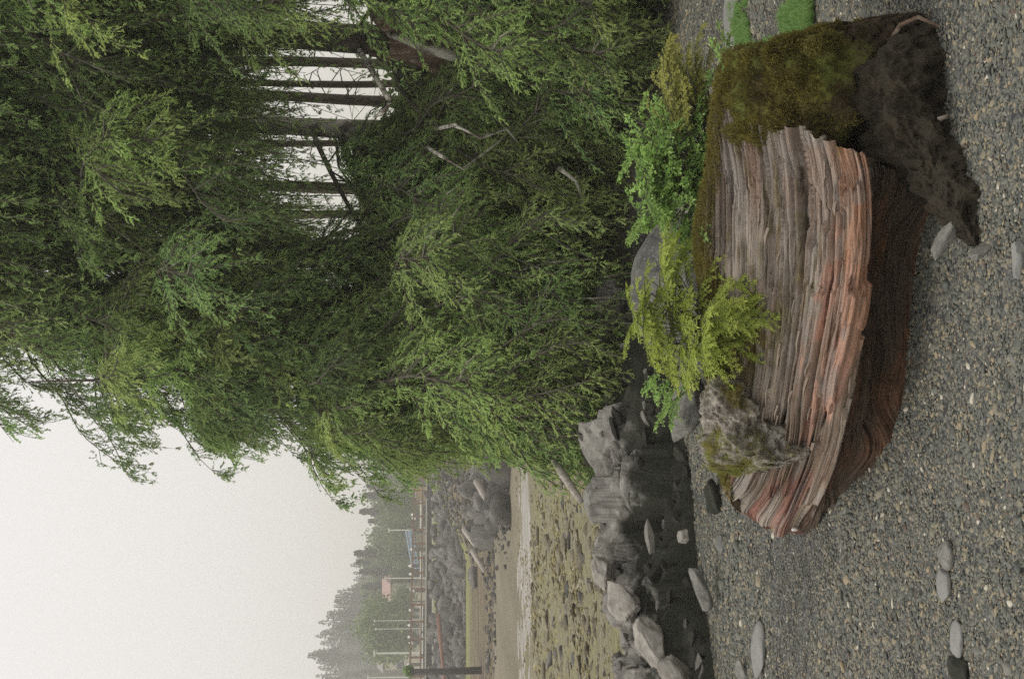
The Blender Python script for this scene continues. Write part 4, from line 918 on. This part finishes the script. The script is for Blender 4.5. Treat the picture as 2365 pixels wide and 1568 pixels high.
shrub('shrub', 'tall dark thicket behind the lichen trunk', 1220, 1130, 13.6, (.9, .4, 1.0), M['leaf_dark'], 15000, 77, .06, .018, 80, group=SG)
shrub('shrub', 'tall dark thicket behind the thick trunk', 1520, 1130, 13.4, (.9, .4, 1.0), M['leaf_dark'], 15000, 78, .06, .018, 80, group=SG)
shrub('shrub', 'bright green bush at the end of the walkway', 535, 1000, 60, (1.1, 1., 1.4), M['bush'], 5000, 79, .16, .07, 50, group=SG)
shrub('shrub', 'bright hanging sprig of leaves at the right edge', 1540, 1150, 9.3, (.10, .12, .08), M['leaf'], 900, 80, .03, .01, 14, group=SG)

skirt = np.random.default_rng(55)
# skirt boughs belong to the front trees
roots = [o for o in COL.objects if o.name.startswith('conifer_tree')]
fr = [o for o in roots if o.get('group') == GRP]
def trunk_at(root, z): return root.location.x, root.location.y
made = 0
for k in range(1500):
    if made >= 230: break
    root = fr[int(skirt.integers(len(fr)))]; z = skirt.uniform(.9, 2.3); az = skirt.uniform(PI * .95, PI * 1.65); L = float(skirt.choice([1.3, 1.9, 2.6, 2.6])); pitch = skirt.uniform(.25, .6)
    p = (root.location.x, root.location.y, z); bad = False
    pts = bough_pts(p, az, pitch, L)
    for q in pts:
        u, v = proj(q)
        if q[2] < max(.1, float(gz(q[0], q[1])) - .05) or q[1] < 7.9 or u < bound(v) + 95 or v > 1560 or in_gap(u, v) or in_front(u, v): bad = True; break
    if bad: continue
    made += 1
    o = link('bough', (FRESH if skirt.random() < .55 else BIG)[L][int(skirt.integers(4))], None, root); o.location = (0, 0, z - root.location.z); o.rotation_euler = (skirt.normal() * .1, pitch, az)

# bare lichened limbs among the boughs
for (pts, r0, k) in (([(1278, 1050), (1250, 1110), (1270, 1170), (1235, 1200)], .016, 1), ([(1200, 1030), (1178, 1070), (1215, 1120), (1270, 1190)], .013, 1), ([(1335, 900), (1310, 885), (1300, 870)], .018, 0), ([(1180, 1290), (1150, 1330), (1110, 1345), (1060, 1350)], .012, 2)):
    root = fr[k]; P3 = [at(u, v, 9.3 + .1 * i) - np.array(root.location) for i, (u, v) in enumerate(pts)]; P3 = [np.array([0, 0, P3[0][2] + .3])] + P3 if k != 2 else P3
    o = MB().tube(P3, [r0 * 1.3] + [r0 * (1 - .2 * i) for i in range(len(P3) - 1)], 7).build('limb', M['bark_lichen'], root, True)

# old stump on the bank at the right
p0 = at(1530, 1085, 10.6)
root = empty('old_stump', tuple(p0)); tag(root, 'weathered hollow stump with twisted roots at the right edge under the trees', 'stump')
b = MB(); n1, n2 = 60, 80; V = []
for i in range(n1):
    h = i / (n1 - 1)
    for j in range(n2):
        a = 2 * PI * j / n2; fl_ = .30 + .22 * (1 - h) ** 2; rr = fl_ * (1 + .22 * math.sin(5 * a + 3 * h) * (1 - .5 * h) + .08 * math.sin(13 * a + 5 * h)) + .03 * float(vnoise(a * 4, h * 5, 1))
        V.append((rr * math.cos(a), rr * math.sin(a) * .8, -.15 + h * .82 + .08 * math.sin(3 * a)))
me = mesh('wood', V, grid_faces(n1, n2), True); link('wood', me, M['old_wood'], root)
MB().tube([(-.42, -.32, -.05), (-.36, -.36, .15), (-.30, -.34, .35), (-.2, -.3, .6)], [.03, .045, .04, .02], 8).build('root', M['bark_lichen'], root, True)
MB().tube([(.1, -.42, -.1), (-.02, -.4, .15), (-.05, -.36, .3), (.1, -.3, .55)], [.02, .045, .04, .03], 8).build('root', M['bark_lichen'], root, True)

# ------------------------------------------------------------------ plants on the log
SM = {}
for nm, mt in (('y', 'needle_y'), ('o', 'needle_o'), ('g', 'leaf')):
    SM[nm] = [bough_mesh('sprig', M[mt], M['twig'], .0022, L=L, sec=.34 * L, sstp=.0085, tstp=.0040 if nm != 'g' else .006, bl=.015 if nm != 'g' else .014, bwid=.0021 if nm != 'g' else .0040, droop=.35, rise=.22, hang=.25, seed=int(L * 100) + k, t0=.1, flatn=.35 if nm != 'g' else .9) for k, L in enumerate((.10, .16, .24))]
def plant(name, label, u, v, y, sprigs, kind, seed, group=None, cat='plant'):
    p = at(u, v, y); root = empty(name, tuple(p)); tag(root, label, cat, group); r2 = np.random.default_rng(seed)
    ends = []
    for (du, dv, dy, az, el, L) in sprigs:
        q = at(u + du, v + dv, y + dy) - p
        k = min(2, max(0, int(L))); o = link('sprig', SM[kind][k], None, root); o.location = tuple(q); o.rotation_euler = (r2.normal() * .25, -el, az); s = r2.uniform(.85, 1.15); o.scale = (s, s, s); ends.append(q)
    b = MB()
    for q in ends:
        b.tube([(0, 0, -.02), q * .5 + np.array([0, 0, -.005]), q], [.0026, .002, .0014], 5)
    b.build('stem', M['twig'], root); return root
r2 = np.random.default_rng(8)
# yellow green hemlock seedling, left: fans out in every direction
def fan(n, w, h, azr, elr, Ls, bias=(0, 0)):
    return [(bias[0] + r2.uniform(-w, w), bias[1] - r2.uniform(0, h), r2.uniform(-.08, .08), r2.uniform(*azr), r2.uniform(*elr), r2.choice(Ls)) for _ in range(n)]
plant('hemlock_seedling', 'yellow green conifer seedling fanning over the log top beside the rounded boulder', 800, 1640, 4.72,
      fan(48, 100, 130, (PI * .8, PI * 2.1), (-.2, .7), (1, 1, 2), (40, -20)) + fan(22, 90, 30, (PI * 1.1, PI * 1.9), (-.4, .2), (1, 1, 2), (50, 0)), 'y', 1)
plant('hemlock_seedling', 'drooping yellow green seedling hanging down the face of the log', 770, 1680, 4.6,
      [(10, 0, 0, PI * 1.5, -.3, 1), (40, -30, 0, PI * 1.3, -.1, 2), (0, -10, 0, PI * 1.7, -.5, 1), (70, 0, 0, PI * 1.9, -.3, 1), (-20, -40, 0, PI * .95, -.1, 1), (10, 10, -.02, PI * 1.2, -.6, 1), (10, 0, 0, PI * 1.8, -.2, 2), (50, -10, 0, PI * 1.55, -.4, 2)], 'y', 2)
plant('hemlock_seedling', 'small upright grey green seedling nearest the lichen knob', 690, 1590, 4.85, fan(9, 35, 80, (PI * .7, PI * 1.4), (.1, .9), (0, 1, 1)), 'g', 3)
plant('huckleberry_bush', 'dense light green leafy bush on the back edge of the log', 1165, 1640, 4.72,
      fan(190, 120, 165, (0, PI * 2), (-.3, .9), (0, 0, 1)), 'g', 4, cat='bush')
plant('hemlock_seedling', 'golden conifer seedling with arching leaders right of the leafy bush', 1300, 1640, 4.7,
      fan(54, 75, 80, (-.9, 1.2), (-.1, .8), (0, 1, 1)) + [(40, -70, 0, .1, .3, 2), (30, -30, 0, -.1, .5, 2), (70, -20, 0, .2, .1, 2), (60, -95, 0, .0, .15, 1)], 'o', 5)
def more(root, u, v, y, sprigs, kind):
    for (du, dv, dy, az, el, L) in sprigs:
        o = link('sprig', SM[kind][int(L)], None, root); o.location = tuple(at(u + du, v + dv, y + dy) - np.array(root.location)); o.rotation_euler = (0, -el, az)
more(bpy.data.objects['hemlock_seedling.001'], 800, 1675, 4.55, fan(22, 60, 60, (PI * .9, PI * 2.), (-.5, .3), (1, 1, 2)), 'y')
plant('moss_sprout', 'green sprout on the mossy right end of the log', 1425, 1690, 4.5, fan(9, 35, 12, (0, PI * 2), (.0, .8), (0, 0)), 'g', 6)
for k, (u, v, lab) in enumerate(((1240, 1430, 'reddish twig'),)):
    pass

# ------------------------------------------------------------------ grass patches by the slab
def grass_patch(name, label, ulist, n, seed):
    r3 = np.random.default_rng(seed); P_ = []
    for (u, v, ru, rv, w) in ulist:
        a = r3.uniform(0, 2 * PI, int(n * w)); q = np.sqrt(r3.uniform(0, 1, int(n * w)))
        for uu_, vv_ in zip(u + ru * q * np.cos(a), v + rv * q * np.sin(a)): y = gy(vv_); P_.append((at(uu_, vv_, y)[0], y, 0))
    P_ = np.array(P_); P_ = P_[fbm(P_[:, 0] * 9, P_[:, 1] * 9, 0, 3, seed) > -.2]; d = unit(np.stack([r3.normal(size=len(P_)) * .5, r3.normal(size=len(P_)) * .5, np.ones(len(P_))], -1))
    me = blades(P_, d, unit(np.cross(d, r3.normal(size=d.shape))), r3.uniform(.015, .05, len(P_)), .0022, r3.uniform(0, 1, len(P_)), name)
    o = link(name, me, M['grass']); tag(o, label, 'grass', kind='stuff'); return o
grass_patch('grass_patch', 'bright green grass growing in the gravel behind the mossy log end', [(1540, 1715, 60, 22, .25), (1470, 1725, 40, 16, .15), (1530, 1850, 60, 40, .35), (1500, 1890, 50, 30, .2), (1455, 1790, 20, 50, .15)], 26000, 5)

# ------------------------------------------------------------------ pebbles (stuff, one object)
r3 = np.random.default_rng(12)
def pebble_points(y0, y1, spacing, half, extra):
    area_n = int(((y1 - y0) * (half(y0) + half(y1) + 2 * extra)) / spacing ** 2)
    y = r3.uniform(y0, y1, area_n); x = r3.uniform(-1, 1, area_n) * (np.array([half(v) for v in y]) + extra); return x, y
hf = lambda y: .245 * y
PX, PY, PS = [], [], []
for (y0, y1, sp_, s0) in ((2.9, 4.6, .0070, .0040), (4.6, 6.2, .0086, .0048), (6.2, 8.6, .0115, .0060), (8.6, 10.6, .018, .009)):
    x, y = pebble_points(y0, y1, sp_, hf, .25); PX.append(x); PY.append(y); PS.append(s0 * np.exp(r3.normal(size=len(x)) * .38))
PX, PY, PS = map(np.concatenate, (PX, PY, PS))
bigm = r3.random(len(PS)) < .006; PS[bigm] *= 2.2; PS = np.clip(PS, .002, .03)
keepp = ~((PY > 9.6) & (PX > -.5)); PX, PY, PS = PX[keepp], PY[keepp], PS[keepp]
# patches of finer shingle
fine_ = sstep(.0, .4, fbm(PX * 1.2, PY * 1.2, 0, 3, 77)); PS *= (1 - .35 * fine_)
PZ = gz(PX, PY) + .015 * fbm(PX * .9, PY * .9, 0, 3) * (PY < 9) + PS * .15 + .004 * fbm(PX * 12, PY * 12, 0, 2)
pm = bpy.data.meshes.new('gravel_pebbles'); pm.vertices.add(len(PX)); pm.vertices.foreach_set('co', np.stack([PX, PY, PZ], -1).astype(np.float32).ravel())
vflt(pm, 'size', PS)
gv = link('gravel_pebbles', pm); tag(gv, 'mixed grey, tan and white pebbles covering the beach', 'pebbles', kind='stuff')
ng = bpy.data.node_groups.new('pebble_scatter', 'GeometryNodeTree')
ng.interface.new_socket('Geometry', in_out='INPUT', socket_type='NodeSocketGeometry'); ng.interface.new_socket('Geometry', in_out='OUTPUT', socket_type='NodeSocketGeometry')
N = ng.nodes; Lk = ng.links
gi = N.new('NodeGroupInput'); go = N.new('NodeGroupOutput')
joins = N.new('GeometryNodeGeometryToInstance')
variants = []
for k in range(5):
    icn = N.new('GeometryNodeMeshIcoSphere'); icn.inputs['Radius'].default_value = 1; icn.inputs['Subdivisions'].default_value = 2
    sp2 = N.new('GeometryNodeSetPosition'); ns_ = N.new('ShaderNodeTexNoise'); ns_.noise_dimensions = '4D'; ns_.inputs['W'].default_value = k * 3.7; ns_.inputs['Scale'].default_value = .9
    sub_ = N.new('ShaderNodeVectorMath'); sub_.operation = 'SUBTRACT'; sub_.inputs[1].default_value = (.5, .5, .5); Lk.new(ns_.outputs['Color'], sub_.inputs[0])
    sc_ = N.new('ShaderNodeVectorMath'); sc_.operation = 'SCALE'; sc_.inputs['Scale'].default_value = 1.5; Lk.new(sub_.outputs[0], sc_.inputs[0])
    Lk.new(icn.outputs[0], sp2.inputs['Geometry']); Lk.new(sc_.outputs[0], sp2.inputs['Offset'])
    sm_ = N.new('GeometryNodeSetMaterial'); sm_.inputs['Material'].default_value = M['pebble']; Lk.new(sp2.outputs[0], sm_.inputs[0])
    sh_ = N.new('GeometryNodeSetShadeSmooth'); Lk.new(sm_.outputs[0], sh_.inputs[0]); variants.append(sh_.outputs[0])
for v_ in reversed(variants): Lk.new(v_, joins.inputs[0])
iop = N.new('GeometryNodeInstanceOnPoints'); iop.inputs['Pick Instance'].default_value = True
Lk.new(gi.outputs[0], iop.inputs['Points']); Lk.new(joins.outputs[0], iop.inputs['Instance'])
def rnode(dt, a, b, seed):
    n_ = N.new('FunctionNodeRandomValue'); n_.data_type = dt
    socks = [s for s in n_.inputs if s.enabled]
    socks[0].default_value = a; socks[1].default_value = b
    n_.inputs['Seed'].default_value = seed
    return [s for s in n_.outputs if s.enabled][0]
Lk.new(rnode('INT', 0, 4, 1), iop.inputs['Instance Index'])
Lk.new(rnode('FLOAT_VECTOR', (-.35, -.35, 0), (.35, .35, 6.28), 2), iop.inputs['Rotation'])
at_ = N.new('GeometryNodeInputNamedAttribute'); at_.data_type = 'FLOAT'; at_.inputs[0].default_value = 'size'
vm = N.new('ShaderNodeVectorMath'); vm.operation = 'SCALE'; Lk.new(rnode('FLOAT_VECTOR', (.9, .65, .35), (1.5, 1., .75), 3), vm.inputs[0]); Lk.new(at_.outputs[0], vm.inputs['Scale'])
Lk.new(vm.outputs[0], iop.inputs['Scale']); Lk.new(iop.outputs[0], go.inputs[0])
md = gv.modifiers.new('scatter', 'NODES'); md.node_group = ng
print('pebbles', len(PX))

# ------------------------------------------------------------------ driftwood on the flat
def stick(label, pts, r, mat, name='driftwood', cat='driftwood', n=9):
    P3 = np.array([at(*p) for p in pts]); o = P3[0].copy(); root_ = MB().tube([p - o for p in P3], r, n).build(name, mat, None, True); root_.location = tuple(o); tag(root_, label, cat); return root_
stick('straight bleached driftwood pole leaning out of the trees over the flat', [(505, 1280, 9.6), (470, 1302, 9.5), (410, 1342, 9.3)], [.025, .03, .022], M['drift'])
stick('bleached log lying among the boulders of the spur', [(455, 1102, 60), (410, 1125, 57)], [.17, .10], M['drift'])
stick('thin white log at the foot of the spur near the water', [(295, 1092, 62), (250, 1118, 58)], [.13, .08], M['drift'])
stick('long pale log below the spur boulders', [(345, 1072, 66), (305, 1100, 62)], [.13, .10], M['drift'])
stick('long reddish pole lying on the riprap at the left', [(150, 1012, 97), (60, 1020, 96), (0, 1026, 95)], [.15, .12, .09], M['red_pole'])

# ------------------------------------------------------------------ walkway with railing
def wk(u): # walkway runs away to the right
    y = np.interp(u, [-60, 560], [104, 146]); return y
A0 = at(-60, 983.5, wk(-60)); A1 = at(560, 988, 146.); A0[2] = A1[2] = 1.9
dv = (A1 - A0); LN = np.linalg.norm(dv); dv /= LN; ang = math.atan2(dv[1], dv[0]); RZ = Matrix.Rotation(ang, 3, 'Z')
root = empty('walkway', tuple(A0)); tag(root, 'long railed harbour walkway with brown posts above the riprap', 'walkway')
def wbox(b, s, zc, lx, ly, lz, oy=0): c = dv * s + np.array([-dv[1], dv[0], 0]) * oy; b.box((c[0], c[1], zc), (lx, ly, lz), RZ)
b = MB(); wbox(b, LN / 2, 0.0, LN, 1.8, .1); b.build('deck', M['concrete deck'], root)
b = MB(); wbox(b, LN / 2, -.28, LN, 1.6, .42); b.build('beam', M['dark timber'], root)
b = MB(); wbox(b, LN / 2, 1.15, LN, .18, .15, -.8); b.build('top_rail', M['brown rail wood'], root)
b = MB(); wbox(b, LN / 2, .36, LN, .1, .12, -.8); b.build('lower_rail', M['brown rail wood'], root)
pm_ = None
npost = int(LN / 2.45)
for k in range(npost + 1):
    b = MB().box((0, 0, .6), (.13, .12, 1.16), RZ) if pm_ is None else None
    if pm_ is None: o = b.build('post', M['brown rail wood'], root); pm_ = o.data
    else: o = link('post', pm_, None, root)
    c = dv * (k * 2.45) + np.array([-dv[1], dv[0], 0]) * (-.8); o.location = tuple(c)
pm_ = None
for k in range(int(LN / 5.5)):
    if pm_ is None: o = MB().tube([(0, 0, -3.), (0, 0, -.4)], .16, 8).build('pile', M['dark timber'], root); pm_ = o.data
    else: o = link('pile', pm_, None, root)
    o.location = tuple(dv * (k * 5.5 + 1))
# dark piling with a tuft of green at the left edge
p = at(17, 950, 70); root = empty('old_piling', (p[0], 70, -1.2)); tag(root, 'tall dark leaning piling with green growth on its top at the left edge', 'piling')
hp = p[2] + 1.2
MB().tube([(0.05, 0, -.3), (0, 0, hp * .5), (0, 0, hp)], [.19, .17, .15], 10).build('post', M['dark timber'], root, True)
link('growth', bush_leaf('growth', 900, (.32, .3, .35), M['grass'], 91, .16, .04, 12), None, root).location = (0, 0, hp - .05)

# harbour pilings with white caps behind the walkway
cone = None
for k, (u, v) in enumerate(((34, 949), (84, 953), (98, 950), (125, 950), (160, 953), (205, 957), (243, 953), (262, 952), (300, 956), (372, 960), (380, 958))):
    p = at(u, v, 165.); root = empty('capped_piling', (p[0], 165, .5)); tag(root, ['first','second','third','fourth','fifth','sixth','seventh','eighth','ninth','tenth','eleventh'][[34,84,98,125,160,205,243,262,300,372,380].index(u)] + ' white capped piling from the dark leaning piling, behind the railing', 'piling', 'white capped harbour pilings')
    if cone is None:
        h = p[2] - .5
        a_ = MB().tube([(0, 0, -1.5), (0, 0, h)], .2, 8).build('pile', M['black piling'], root); c_ = MB().tube([(0, 0, h), (0, 0, h + .25), (0, 0, h + .45)], [.17, .17, .06], 8).build('cap', M['white paint'], root); cone = (a_.data, c_.data)
    else:
        link('pile', cone[0], None, root); link('cap', cone[1], None, root)
        root.location.z = p[2] - h
# lamp poles / masts
for k, (u, v0, lab, r_) in enumerate(((344, 898, 'pale pole rising from the harbour right of the blue gangway', .16), (233, 890, 'pale pole left of the blue gangway', .14), (60, 864, 'tall white pole third from the right in the harbour', .22), (4, 850, 'tall white pole at the left edge of the harbour', .17), (116, 868, 'faint thin pole before the light green tree', .08), (135, 865, 'faint thin pole right of the light green tree', .08))):
    p = at(u, v0, 172.); root = empty('mast', (p[0], 172, 1.0)); tag(root, lab, 'pole')
    MB().tube([(0, 0, -1), (0, 0, p[2] - 1)], [r_ * .62, r_ * .5], 8).build('pole', M['pale pole metal'], root)
    MB().box((0, 0, p[2] - 1), (r_ * 3, r_ * 2, .18)).build('lamp_head', M['pale pole metal'], root)
# gangway
p0, p1 = at(342, 938, 168.), at(255, 953, 168.)
root = empty('gangway', tuple(p0)); tag(root, 'sloping blue grey gangway behind the railing', 'gangway'); d = p1 - p0
for k, dz in enumerate((0, .75)):
    MB().tube([(0, 0, -dz), tuple(d + np.array([0, 0, -dz]))], .14, 6).build('rail', M['blue grey paint'], root)
MB().tube([(0, .5, -.45), tuple(d + np.array([0, .5, -.45]))], .35, 6).build('deck', M['blue grey paint'], root)
# boats
def boat(u, label, L=7., y=158., cab=True):
    p = at(u, 985, y); root = empty('boat', (p[0], y, .55)); tag(root, label, 'boat', 'white boats moored behind the walkway')
    V = []; Fh = []
    for i in range(7):
        s = i / 6; w = 1.1 * math.sin(PI * min(1, .25 + .75 * (1 - s)) * .5) * (1 - s ** 4 * .95); x = (s - .5) * L; h = .9 + .5 * s ** 2
        V += [(x, -w, h), (x + .2 * s, -w * .5, -.2), (x + .2 * s, w * .5, -.2), (x, w, h)]
    for i in range(6):
        a = i * 4; Fh += [(a, a + 1, a + 5, a + 4), (a + 1, a + 2, a + 6, a + 5), (a + 2, a + 3, a + 7, a + 6), (a, a + 4, a + 7, a + 3)]
    Fh += [(0, 3, 2, 1), (24, 25, 26, 27)]
    MB().poly(V, Fh).build('hull', M['white paint'], root)
    MB().box((-.4, 0, 1.45), (L * .35, 1.5, 1.2)).build('cabin', M['white paint'], root)
    MB().box((-.4, 0, 1.62), (L * .352, 1.52, .4)).build('window', M['dark glass'], root)
    MB().box((-.4, 0, 2.1), (L * .4, 1.7, .1)).build('roof', M['white paint'], root)
for u, lab in ((45, 'white boat behind the leftmost stretch of railing'), (92, 'white boat between the tall white pole and the light green tree'), (150, 'white boat under the red roof'), (272, 'white boat at the lower end of the gangway'), (388, 'white boat at the far right of the railing')):
    boat(u, lab)

# ------------------------------------------------------------------ far shore: trees, houses, hill
def conifer_far(name, h, r, n, seed, mat):
    r2 = np.random.default_rng(seed); t = r2.random(n) ** .75; a = r2.uniform(0, 2 * PI, n); rr = r * (1 - t) * (0.75 + .35 * np.sin(t * 40 + seed)) * r2.uniform(.5, 1, n) + .1
    P_ = np.stack([rr * np.cos(a) * .3, rr * np.sin(a) * .3, t * h * .96 + .04 * h], -1); d = unit(np.stack([np.cos(a), np.sin(a), -.25 + 0 * a], -1))
    me = blades(P_, d, unit(np.cross(d, r2.normal(size=d.shape))), rr * .9 + .25, r * .09, r2.random(n), name)
    me.materials.append(mat); return me
def leaf_far(name, h, r, n, seed, mat):
    r2 = np.random.default_rng(seed); cl = 26; C_ = unit(r2.normal(size=(cl, 3))) * r2.uniform(.3, 1, cl)[:, None] * np.array([r, r, h * .4]) + np.array([0, 0, h * .58]); k = r2.integers(0, cl, n)
    P_ = C_[k] + r2.normal(size=(n, 3)) * r * .22; d = unit(r2.normal(size=(n, 3)))
    me = blades(P_, d, unit(np.cross(d, r2.normal(size=(n, 3)))), .55, .2, r2.random(n), name); me.materials.append(mat); return me
FC = [conifer_far('crown', 12, 2.6, 1500, k, M['far_needle']) for k in range(4)]
FL = [leaf_far('crown', 9, 3.4, 2600, k, M['far_leaf']) for k in range(3)]
ft = MB().tube([(0, 0, -1), (0, 0, 7)], [.3, .12], 6); ft_me = None
def far_tree(u, vtop, vbase, y, kind, label, k, group, w=1.):
    global ft_me
    pt, pb_ = at(u, vtop, y), at(u, vbase, y); h = pt[2] - pb_[2]
    root = empty('far_conifer' if kind == 'c' else 'far_tree', tuple(pb_)); tag(root, label, 'tree', group)
    me = FC[k % 4] if kind == 'c' else FL[k % 3]; s = h / (12 if kind == 'c' else 9.)
    c = link('crown', me, None, root); c.scale = (s * w, s * w, s); c.rotation_euler = (0, 0, k)
    if ft_me is None: o = ft.build('trunk', M['bark'], root); ft_me = o.data
    else: o = link('trunk', ft_me, None, root)
    o.scale = (s, s, s)
far = [(232, 838, 'l'), (250, 830, 'c'), (272, 822, 'c'), (292, 818, 'c'), (308, 850, 'l'), (325, 858, 'l'), (345, 862, 'c'), (366, 850, 'c'), (388, 830, 'c'), (402, 842, 'l'), (425, 838, 'c'), (447, 846, 'c'), (468, 856, 'c'), (492, 850, 'c'), (512, 845, 'c'),
       (215, 836, 'c'), (196, 838, 'c'), (262, 868, 'l'), (300, 880, 'l'), (355, 890, 'l'), (410, 880, 'l'), (440, 900, 'l'), (480, 890, 'l'), (378, 915, 'l'), (330, 925, 'l'), (210, 900, 'l'), (180, 905, 'l'), (240, 905, 'l')]
pos_words = ['far left', 'left', 'middle', 'right', 'far right']
far.sort(key=lambda q: q[0]); ordw = ['first', 'second', 'third', 'fourth', 'fifth', 'sixth', 'seventh', 'eighth', 'ninth', 'tenth', 'eleventh', 'twelfth', 'thirteenth', 'fourteenth', 'fifteenth']; cnts = {'c': 0, 'l': 0}
for k, (u, vt, kd) in enumerate(far):
    y = (235 if vt < 870 else 195) + (k * 7 % 20)
    far_tree(u, vt, 985, y, kd, ordw[cnts[kd]] + (' hazy pointed conifer' if kd == 'c' else ' hazy rounded leafy tree') + ' from the hill side beyond the harbour', k, 'hazy trees beyond the harbour', 1.25 if kd == 'c' else 1.); cnts[kd] += 1
for k, (u, vt) in enumerate(((118, 824), (90, 838), (145, 845))):
    far_tree(u, vt, 985, 180 + k * 3, 'l', ('tall light green tree behind the white pole', 'light green tree left of the tallest light green one', 'light green tree right of the tallest light green one')[k], k, None, .9)
# hill with forest on it
hx = np.linspace(-260, 60, 60); hy = np.linspace(285, 520, 20); HX, HY = np.meshgrid(hx, hy)
ru, rv_ = [-1200, -60, 0, 72, 130, 182, 226, 260, 330, 500, 900], [800, 765, 760, 752, 790, 818, 838, 860, 900, 940, 990]
def ridge_z(x): u = 784 + F * x / 330.; return 1.5 + (995 - np.interp(u, ru, rv_) - 22) / F * 330.
HZ = 1.0 + (ridge_z(HX) - 1.0) * sstep(285, 335, HY) * (1 - .3 * sstep(400, 520, HY)) + 1.2 * fbm(HX * .05, HY * .05, 0, 3)
M['hillside'] = plain('forest floor', (.06, .07, .04))
o = link('hill', mesh('hill', np.stack([HX, HY, HZ], -1).reshape(-1, 3), grid_faces(20, 60), True), M['hillside']); tag(o, 'hazy wooded hill across the water', kind='structure')
Vs, Fs, Rs = [], [], []; nb = 0
for k in range(520):
    x = rg.uniform(-130, -20); y = rg.uniform(288, 350); 
    zf = 1.0 + (ridge_z(np.array(x)) - 1.0) * sstep(285, 335, np.array(y)); src = FC[k % 4]
    co = np.empty(len(src.vertices) * 3, np.float32); src.vertices.foreach_get('co', co); co = co.reshape(-1, 4, 3)
    co = co[rg.integers(0, len(co), 260)]; s = rg.uniform(.38, .62); a = rg.uniform(0, 6)
    c_, s_ = math.cos(a), math.sin(a); q = co.reshape(-1, 3); q = np.stack([(q[:, 0] * c_ - q[:, 1] * s_) * 1.6, (q[:, 0] * s_ + q[:, 1] * c_) * 1.6, q[:, 2]], -1) * s + np.array([x, y, float(zf) - .5])
    Vs.append(q); Rs.append(np.full(len(q), rg.random()))
Vs = np.concatenate(Vs); me = mesh('far_forest', Vs, np.arange(len(Vs)).reshape(-1, 4)); vflt(me, 'rnd', np.concatenate(Rs))
o = link('far_forest', me, M['far_needle']); tag(o, 'dark hazy conifer forest covering the far hill', 'forest', kind='stuff')
# houses
def house(u0, u1, veave, vridge, y, wall, roof, label, vb=985):
    a, b_ = at(u0, veave, y), at(u1, veave, y); w = b_[0] - a[0]; zr = at(u0, vridge, y)[2]; zb = at(u0, vb, y)[2]; d = 8.
    root = empty('house', ((a[0] + b_[0]) / 2, y, zb)); tag(root, label, 'house'); h = a[2] - zb; hr = zr - zb
    MB().box((0, d / 2, h / 2), (w, d, h)).build('wall', M[wall], root)
    e = .5; MB().poly([(-w / 2 - e, -e, h), (w / 2 + e, -e, h), (w / 2 + e, d / 2, hr), (-w / 2 - e, d / 2, hr), (w / 2 + e, d + e, h), (-w / 2 - e, d + e, h)], [(0, 1, 2, 3), (3, 2, 4, 5), (0, 3, 5), (1, 4, 2), (0, 5, 4, 1)]).build('roof', M[roof], root)
    for k in range(max(2, int(w / 3))):
        o = MB().box((0, 0, 0), (1.1, .12, 1.2)).build('window', M['dark glass'], root); o.location = (-w / 2 + (k + .5) * w / max(2, int(w / 3)), -.03, h * .6)
        MB().box((0, 0, 0), (1.35, .08, .12)).build('sill', M['white paint'], o).location = (0, -.05, -.66)
house(158, 214, 902, 880, 205., 'cream wall', 'red roof', 'house with faded red roof in the haze')
house(285, 335, 920, 902, 205., 'cream wall', 'grey roof', 'house with grey brown roof right of the gangway')
house(400, 430, 925, 908, 200., 'ochre wall', 'grey roof', 'small ochre house near the right end of the walkway')
house(22, 62, 885, 868, 215., 'cream wall', 'grey roof', 'pale house behind the tall white pole')

# ------------------------------------------------------------------ haze
hz = bpy.data.materials.new('haze'); hz.use_nodes = True; t_ = hz.node_tree; t_.nodes.clear(); o_ = t_.nodes.new('ShaderNodeOutputMaterial'); vpn = t_.nodes.new('ShaderNodeVolumePrincipled')
vpn.inputs['Color'].default_value = (.95, .94, .93, 1); vpn.inputs['Density'].default_value = .0017; vpn.inputs['Anisotropy'].default_value = .2
t_.links.new(vpn.outputs[0], o_.inputs['Volume'])
b = MB().box((0, 785, 28), (1900, 1620, 62)); b.v = b.v
o = b.build('haze', hz); tag(o, 'thin sea mist hanging over the harbour', kind='stuff')
